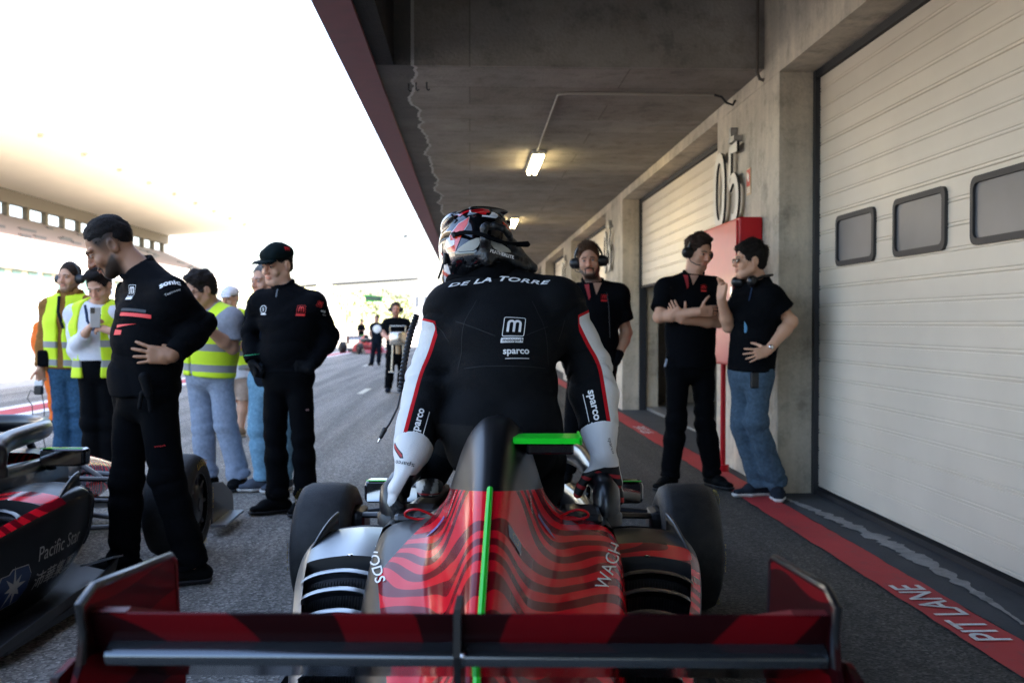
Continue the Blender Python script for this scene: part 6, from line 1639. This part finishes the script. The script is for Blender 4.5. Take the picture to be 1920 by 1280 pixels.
sd('lettering', sparco(.030), 968, 661, WHT); sd('lettering', sparco(.034), 787, 790, WHT, rot=R(72)); sd('lettering', sparco(.036), 1111, 760, WHT, rot=R(-75))
sd('crest', join2d(stroke2d([(-.055, .016), (-.03, .010), (-.016, -.022), (.018, -.022), (.032, .012), (.034, .016)], .005), text2d('S', .030, .02, 0, 1.6)), 926, 500, WHT, nrm=(0, -.8, .6))
SEAM = mat('suit_seam', (.0015, .0015, .002), .9); SEAM2 = mat('suit_seam_light', (.0052, .006, .0072), .8)
def seam(px0, py0, px1, py1, m=SEAM2, t=.0026, n=14):
    mx, my = (px0+px1)/2, (py0+py1)/2; L_ = math.hypot(px1-px0, py1-py0)/FPX*3.3
    sd('seam', stroke2d([(-L_/2+L_*i/n, 0) for i in range(n+1)], t), mx, my, m, rot=math.atan2(-(py1-py0), px1-px0), off=.0018)
for a in ((872, 560, 862, 690), (1018, 555, 1024, 680), (846, 600, 930, 628), (1030, 612, 985, 628), (868, 690, 940, 684), (940, 684, 1028, 690), (812, 606, 850, 640), (1066, 600, 1040, 640)): seam(*a)
# gloves with long gauntlets
def glove(q, kw, sx):
    def bl(d):
        p.hand_sdf(d, q, g=.0042, **kw)
        W, E = J['w'+q], J['e'+q]; u_ = unit(E-W); k_ = .056 if q == 'a' else .098; d.cone(W+u_*.006, W+u_*k_, .041, .052, .02); d.cone(W+u_*k_*.7, W+u_*k_, .050, .056, .02); d.cone(W+u_*k_, W+u_*(k_+.03), .061, .064, .010)
        d.cut(W+u_*(k_+.026), u_, .005, W+u_*k_-.10, W+u_*k_+.10)
    g = p.garment('glove', GLOVEM, bl, .0042, lambda P: folds(.0026, 26, 60, 7)(P))
    V = np.array([v.co[:] for v in g.data.vertices])+p.loc; W = J['w'+q]; dr = unit(kw['dr']); pn = unit(np.asarray(kw['pn'], float)-dr*float(np.dot(kw['pn'], dr))); t = unit(np.cross(dr, pn))*kw['ts']
    q_ = V-W; a, b, c = q_ @ dr, q_ @ t, q_ @ pn
    m_ = np.minimum((c-(.0075 if q == 'b' else .014))/.008, (a-.018-.25*np.abs(b))/.012)
    v = np.clip(m_, -1, .45)+.5; st = np.clip(1.6*np.sin(a*165+b*80+12*np.abs(b)), -.5, 1.); v = np.where(m_ > .3, .95+np.clip((m_-.3)/.4, 0, 1)*.85*st*(1 if q == 'b' else .2), v)
    if q == 'a': v = np.maximum(v, np.where(c < .012, 1.5+(.0042-np.abs(a+.018+.4*b))/.004+np.minimum(0, (.022-np.abs(b))/.004), -1))
    set_attr(g, 'paint', v); return g
gl = glove('a', hl, -1); gr = glove('b', hr, 1)
words(gl, 'sparco', 757, 866, .020, BLKD, rot=R(180-8), bold=.0, width=1.2); words(gr, 'sparco', 1144, 836, .018, BLKD, rot=R(-80), bold=.0)
# boot on the cockpit side
BOOT = mat('boot_leather', (.5, .5, .5), .5, attr='Col', bump=.15, bscale=200)
def boot(d):
    A = J['aa']; f = unit((-.15, -1., 0)); f = unit((.12, .99, -.12)); d.cone(A+np.array([0, 0, .09]), A+np.array([0, .0, -.01]), .050, .046, .03); d.cone(A+np.array([0, -.035, -.045]), A+f*.17+np.array([0, 0, -.06]), .042, .030, .03); d.cone(A+np.array([0, 0, -.02]), A+np.array([0, -.03, -.05]), .045, .042, .02)
    d.cut(A+np.array([0, 0, -.085]), (0, 0, -1), .004)
bt = p.garment('boot', BOOT, boot, .005, folds(.002, 20, 50, 8)); V = np.array([v.co[:] for v in bt.data.vertices])+p.loc-J['aa']
c = np.tile(np.array((.60, .58, .54), np.float32), (len(V), 1)); c[V[:, 2] > .055] = (.012, .012, .013); c[V[:, 2] < -.075] = (.015, .015, .016)
c[(np.abs(V[:, 0]-.004-.35*(V[:, 2]+.02)) < .016) & (V[:, 2] < .03)] = (.02, .02, .022); c[(V[:, 0] > .032) & (V[:, 2] < .03)] = (.03, .03, .032); c[(V[:, 2] < -.066) & (V[:, 2] > -.072)] = (.4, .02, .02); set_col(bt, 'Col', c)
# helmet
HELM = mat('helmet_gloss', (.5, .5, .5), .10, coat=1.0, attr='Col')
def helm(d):
    H, M = p.H, p.HM
    d.blob(H(0, -.005, .030), (.124, .148, .128), M, .02); d.blob(H(0, .055, -.055), (.104, .110, .088), M, .04); d.blob(H(0, -.055, -.045), (.110, .088, .078), M, .04)
    for sx in (-1, 1): d.blob(H(sx*.060, .045, .146), (.026, .060, .018), M, .012); d.blob(H(sx*.108, -.03, .095), (.014, .05, .018), M, .015)
    d.blob(H(0, -.135, .095), (.075, .018, .010), M, .02)
    d.cut(H(0, -.02, -.112), -M[:, 2]-M[:, 1]*.15, .01)
hm = p.garment('helmet', HELM, helm, .0042); V = np.array([v.co[:] for v in hm.data.vertices])+p.loc; q = p.HL(V); x, y, z = q.T
c = np.tile(np.array((.0035, .004, .005), np.float32), (len(V), 1))
fr = (y > .020+.22*np.clip(z-.02, 0, 1)+.010*np.sin(z*36)); c[fr] = (.72, .71, .69)
c[(z < -.01) & fr & (np.sin(y*60+z*50) > .35)] = (.02, .022, .025); c[(z < .03) & fr & (np.sin(y*80-z*66) > .72)] = (.60, .05, .02)
c[(y > .090) & (np.abs(z-.015) < .048)] = (.01, .012, .016)
set_col(hm, 'Col', c)
hb3, _ = bvh_of([hm])
HX = lambda pts: [(780+a/6.857, 380+b/6.857) for a, b in pts]
def hpaint(name, polys, m, off=.0015): return decal_px(name, [HX(q) for q in polys], hm, m, off, hb3, 2.5)
HRED = mat('helmet_red', (.66, .045, .018), .12, coat=1.); HDRED = mat('helmet_scarlet', (.55, .008, .012), .12, coat=1.); HWH = mat('helmet_white', (.72, .71, .69), .12, coat=1.); HBL = mat('helmet_vent', (.012, .013, .015), .4)
hpaint('paint_edge', [[(372, 560), (455, 380), (545, 268), (692, 180), (672, 290), (628, 356), (520, 376), (512, 640), (410, 655)]], mat('helmet_silver', (.45, .45, .46), .15, coat=1.), .0012)
hpaint('paint_flash', [[(1106, 242), (1160, 290), (1222, 378), (1180, 350), (1130, 318)]], HRED, .002)
hpaint('paint_flame', [[(380, 560), (462, 388), (552, 276), (684, 192), (664, 282), (620, 350), (512, 370), (508, 632), (418, 648)]], HRED, .002)
hpaint('paint_flash', [[(400, 470), (440, 440), (500, 450), (500, 540), (470, 560), (400, 580), (385, 540)]], HWH, .0026)
hpaint('paint_badge', [[(452, 432), (496, 428), (498, 482), (450, 486)]], HDRED, .0032)
hpaint('paint_band', [[(535, 172), (620, 120), (740, 82), (860, 76), (930, 92), (930, 108), (850, 92), (745, 98), (640, 136), (560, 184)], [(720, 112), (760, 100), (850, 100), (950, 110), (940, 128), (906, 128), (900, 162), (866, 160), (876, 124), (800, 116)]], HDRED, .002)
hpaint('letter', [[(846, 182), (850, 164), (940, 172), (990, 182), (1016, 176), (1010, 156), (970, 134), (960, 122), (1000, 126), (1044, 158), (1050, 188), (1024, 206), (960, 196)]], HWH, .002)
hpaint('vent', [[(470, 110), (520, 84), (600, 78), (620, 98), (560, 128), (490, 160)], [(430, 205), (480, 196), (478, 240), (430, 268)], [(1050, 128), (1120, 156), (1190, 240), (1160, 240), (1100, 184)]], HBL, .002)
PAD = mat('fire_cloth', (.46, .44, .38), .9, bump=.4, bscale=500)
hpaint('neck_pad', [[(524, 634), (600, 560), (690, 500), (780, 464), (828, 460), (832, 500), (800, 570), (740, 620)], [(934, 486), (1010, 500), (1100, 545), (1170, 590), (1215, 642), (1060, 636), (990, 590), (950, 540)]], PAD, .006)
# neck restraint: carbon collar behind the helmet with tethers
CARB2 = mat('ribbed_carbon', (.005, .005, .006), .4, coat=.2, bump=.5, bscale=90)
HP = lambda a, b, dy: np.array(at(780+a/6.857, 380+b/6.857, 3.22+dy))
def hans(d):
    nk = J['neck']
    def line(pts, r, k=.012):
        for i in range(len(pts)-1): d.cone(HP(*pts[i]), HP(*pts[i+1]), r, r, k)
    line([(440, 668, .30), (520, 668, .19), (640, 660, .12), (760, 652, .085), (880, 640, .075), (980, 648, .08), (1090, 668, .10), (1200, 690, .14), (1270, 700, .20)], .0125)
    line([(440, 690, .30), (520, 690, .19), (640, 684, .12), (760, 676, .085), (880, 668, .075), (980, 676, .08), (1090, 696, .10), (1220, 722, .14)], .0125)
    line([(858, 640, .08), (868, 480, .045), (872, 330, .045), (905, 300, .048), (1010, 298, .05), (1110, 330, .058), (1190, 410, .08), (1240, 520, .11), (1270, 640, .15)], .0105)
    line([(905, 640, .075), (912, 480, .045)], .014)
    line([(1240, 560, .12), (1310, 660, .14), (1400, 770, .15), (1500, 840, .16)], .018, .02)
    line([(1150, 690, .11), (1290, 770, .12), (1400, 830, .13)], .012, .02)
    line([(500, 690, .2), (560, 760, .15), (640, 800, .12)], .016, .03); line([(900, 690, .08), (920, 740, .07)], .02, .03)
hn = p.garment('neck_restraint', CARB2, hans, .0042)
hnb, _ = bvh_of([hn])
decal('lettering', text2d('FEATHERLITE', .0150, .03, 0, 1.1), hn, 940, 476, WHT, rot=R(-12), off=.004, bvh=hnb)
def px_strap(name, pts, r, sx): return p.strap(name, [HP(*q) for q in pts], r, BLK, sx, hn)
px_strap('tether', [(500, 405, .115), (560, 378, .09), (640, 372, .068), (740, 378, .048), (850, 398, .03), (930, 440, .03), (1050, 482, .035), (1160, 512, .055), (1270, 535, .08), (1440, 535, .085), (1452, 545, .09), (1440, 556, .095), (1290, 552, .09)], .0042, 1.0)
px_strap('tether', [(500, 425, .115), (560, 398, .09), (640, 392, .068), (740, 398, .048), (850, 418, .03), (930, 458, .03), (1050, 500, .035), (1160, 530, .055), (1290, 520, .08), (1440, 510, .085), (1456, 540, .09)], .0045, 1.0)
p.strap('tether_clip', [HP(478, 390, .12), HP(505, 440, .115)], .008, PLAST, 1.4, hn)
H = p.H
# balaclava, hose and radio lead
p.garment('balaclava', BLK, lambda d: (d.cone(H(0, .01, -.07), J['neck']+np.array([-.005, -.01, .01]), .092, .088, .03), d.cone(H(-.05, .05, -.10), J['neck']+np.array([-.05, .05, -.03]), .055, .07, .03)), .007, folds(.004, 20, 45, 9))
P3 = lambda px, py, dy: Vector(at(px, py, 3.22+dy))
mb = MB(); hp_ = [P3(782, 590, .25), P3(771, 620, .24), P3(762, 660, .22), P3(755, 700, .20), P3(752, 735, .20)]; hp_ = [tuple(q) for q in catmull([np.array(q) for q in hp_], 44)]
rad = [.0125 if i % 2 else .0095 for i in range(44)]; o = mb.tube(hp_, rad, 10).build('air_hose', PLAST, p.root, True); o.data.transform(Matrix.Translation(-Vector(p.loc)))
ld = [P3(835, 482, .20), P3(828, 505, .16), P3(822, 522, .18)]; p.strap('radio_lead', ld, .004, PLAST, 1.); p.garment('radio_plug', PLAST, lambda d: d.cone(P3(835, 478, .16), P3(834, 493, .16), .0085, .0075, .005), .004)
p.strap('radio_lead', [P3(752, 735, .16), P3(745, 765, .10), P3(730, 795, .05), P3(722, 806, .04)], .0035, PLAST, 1.); p.garment('jack_plug', PLAST, lambda d: d.cone(P3(721, 805, .04), P3(714, 819, .04), .009, .007, .005), .004); p.garment('jack_tip', CHROME, lambda d: d.cone(P3(713, 821, .04), P3(709, 829, .04), .0042, .003, .003), .002)
p.garment('belt_bundle', mat('red_webbing', (.5, .02, .02), .7, bump=.4, bscale=300), lambda d: (d.blob(P3(842, 728, .32), (.05, .05, .035), None, .02), d.blob(P3(835, 742, .30), (.04, .05, .03), None, .02)), .005, folds(.006, 30, 60, 10)); p.strap('harness_strap', [P3(852, 708, .26), P3(848, 726, .24), P3(856, 742, .24), P3(870, 748, .26)], .006, mat('strap_slate', (.06, .07, .09), .7), 2.)

# ================================================================== LETTERING ON THE CARS
cv = part_of(car, 'engine_cover')
EUB = mat('flag_blue', (.012, .04, .16), .35, coat=.4); cvb, _ = bvh_of([cv])

def text_px(txt, px, py, h, dx, dy, m, tgt, bvh, width=1., bold=.0):
    v, f = text2d(txt, h, bold, 0, width); l_ = math.hypot(dx, dy); dx, dy = dx/l_, dy/l_
    q = [(px+a*dx+b*dy, py+a*dy-b*dx) for a, b in v]; return decal_px('lettering', [[q[i] for i in face] for face in f], tgt, m, .0025, bvh, 3.)
cvb0, _ = bvh_of([cv])
text_px('WACH', 1141, 1062, 36, .34, -.94, WHT, cv, cvb0, .8); text_px('WODS', 704, 1052, 27, .26, .96, WHT, cv, cvb0, 1.0, .01)
decal('flag', poly2d(rrect(.062, .044, .002, 2)), cv, 965, 1012, EUB, rot=R(-60), bvh=cvb, off=.002)
decal('flag_stars', join2d(*[move2d(poly2d([(.0022*math.cos(R(a)), .0022*math.sin(R(a))) for a in range(0, 360, 60)]), .014*math.cos(R(k*30)), .014*math.sin(R(k*30))) for k in range(12)]), cv, 965, 1012, mat('flag_gold', (.45, .33, .12), .5), rot=R(-60), bvh=cvb, off=.0035)
decal('lettering', text2d('UMTOOL', .016, .02), cv, 849, 944, GREY, bvh=cvb, rot=R(-70), off=.003); decal('lettering', text2d('UMTOOL', .016, .02), cv, 994, 944, GREY, bvh=cvb, rot=R(35), off=.003)
BLUEP = mat('patch_blue', (.03, .08, .40), .3, coat=.5)
for px, py, r_ in ((823, 985, 50), (1020, 985, -50)): decal('blue_flash', poly2d([(-.05, -.008), (.05, -.012), (.03, .012), (-.04, .010)]), cv, px, py, BLUEP, bvh=cvb, rot=R(r_))
pr = [o for o in car2.children if o.name.startswith('sidepod')][0]
side_text(pr, 'Pacific Star', .085, 1, 1.87, .315, GREY, .0, 0, .92, slope_=.04); side_text(pr, '沛華集團', .075, 1, 1.86, .205, GREY, .006, 0, 1.1, slope_=.04)
bdg = [(-.15, -.12), (.10, -.10), (.15, -.04), (.16, .05), (.12, .11), (-.03, .115), (-.06, .09), (-.13, .09), (-.16, .03)]
side_text(pr, '', 0, 1, 1.555, .215, GREY, extra=([(a*.66, b*.66) for a, b in bdg], [tuple(range(9))]))
o = side_text(pr, '', 0, 1, 1.555, .215, mat('badge_blue', (.006, .03, .11), .35, coat=.2), extra=([(a*.63, b*.63) for a, b in bdg], [tuple(range(9))])); o.data.transform(Matrix.Translation((.002, 0, 0)))
o = side_text(pr, '', 0, 1, 1.555, .215, GREY, extra=([(0, 0)]+[((.072 if k % 2 == 0 else .024)*(1+.25*math.sin(k*2.1))*math.cos(R(k*22.5+8)), (.072 if k % 2 == 0 else .024)*(1+.25*math.sin(k*2.1))*math.sin(R(k*22.5+8))) for k in range(16)], [(0, k+1, (k+1) % 16+1) for k in range(16)])); o.data.transform(Matrix.Translation((.004, 0, 0)))
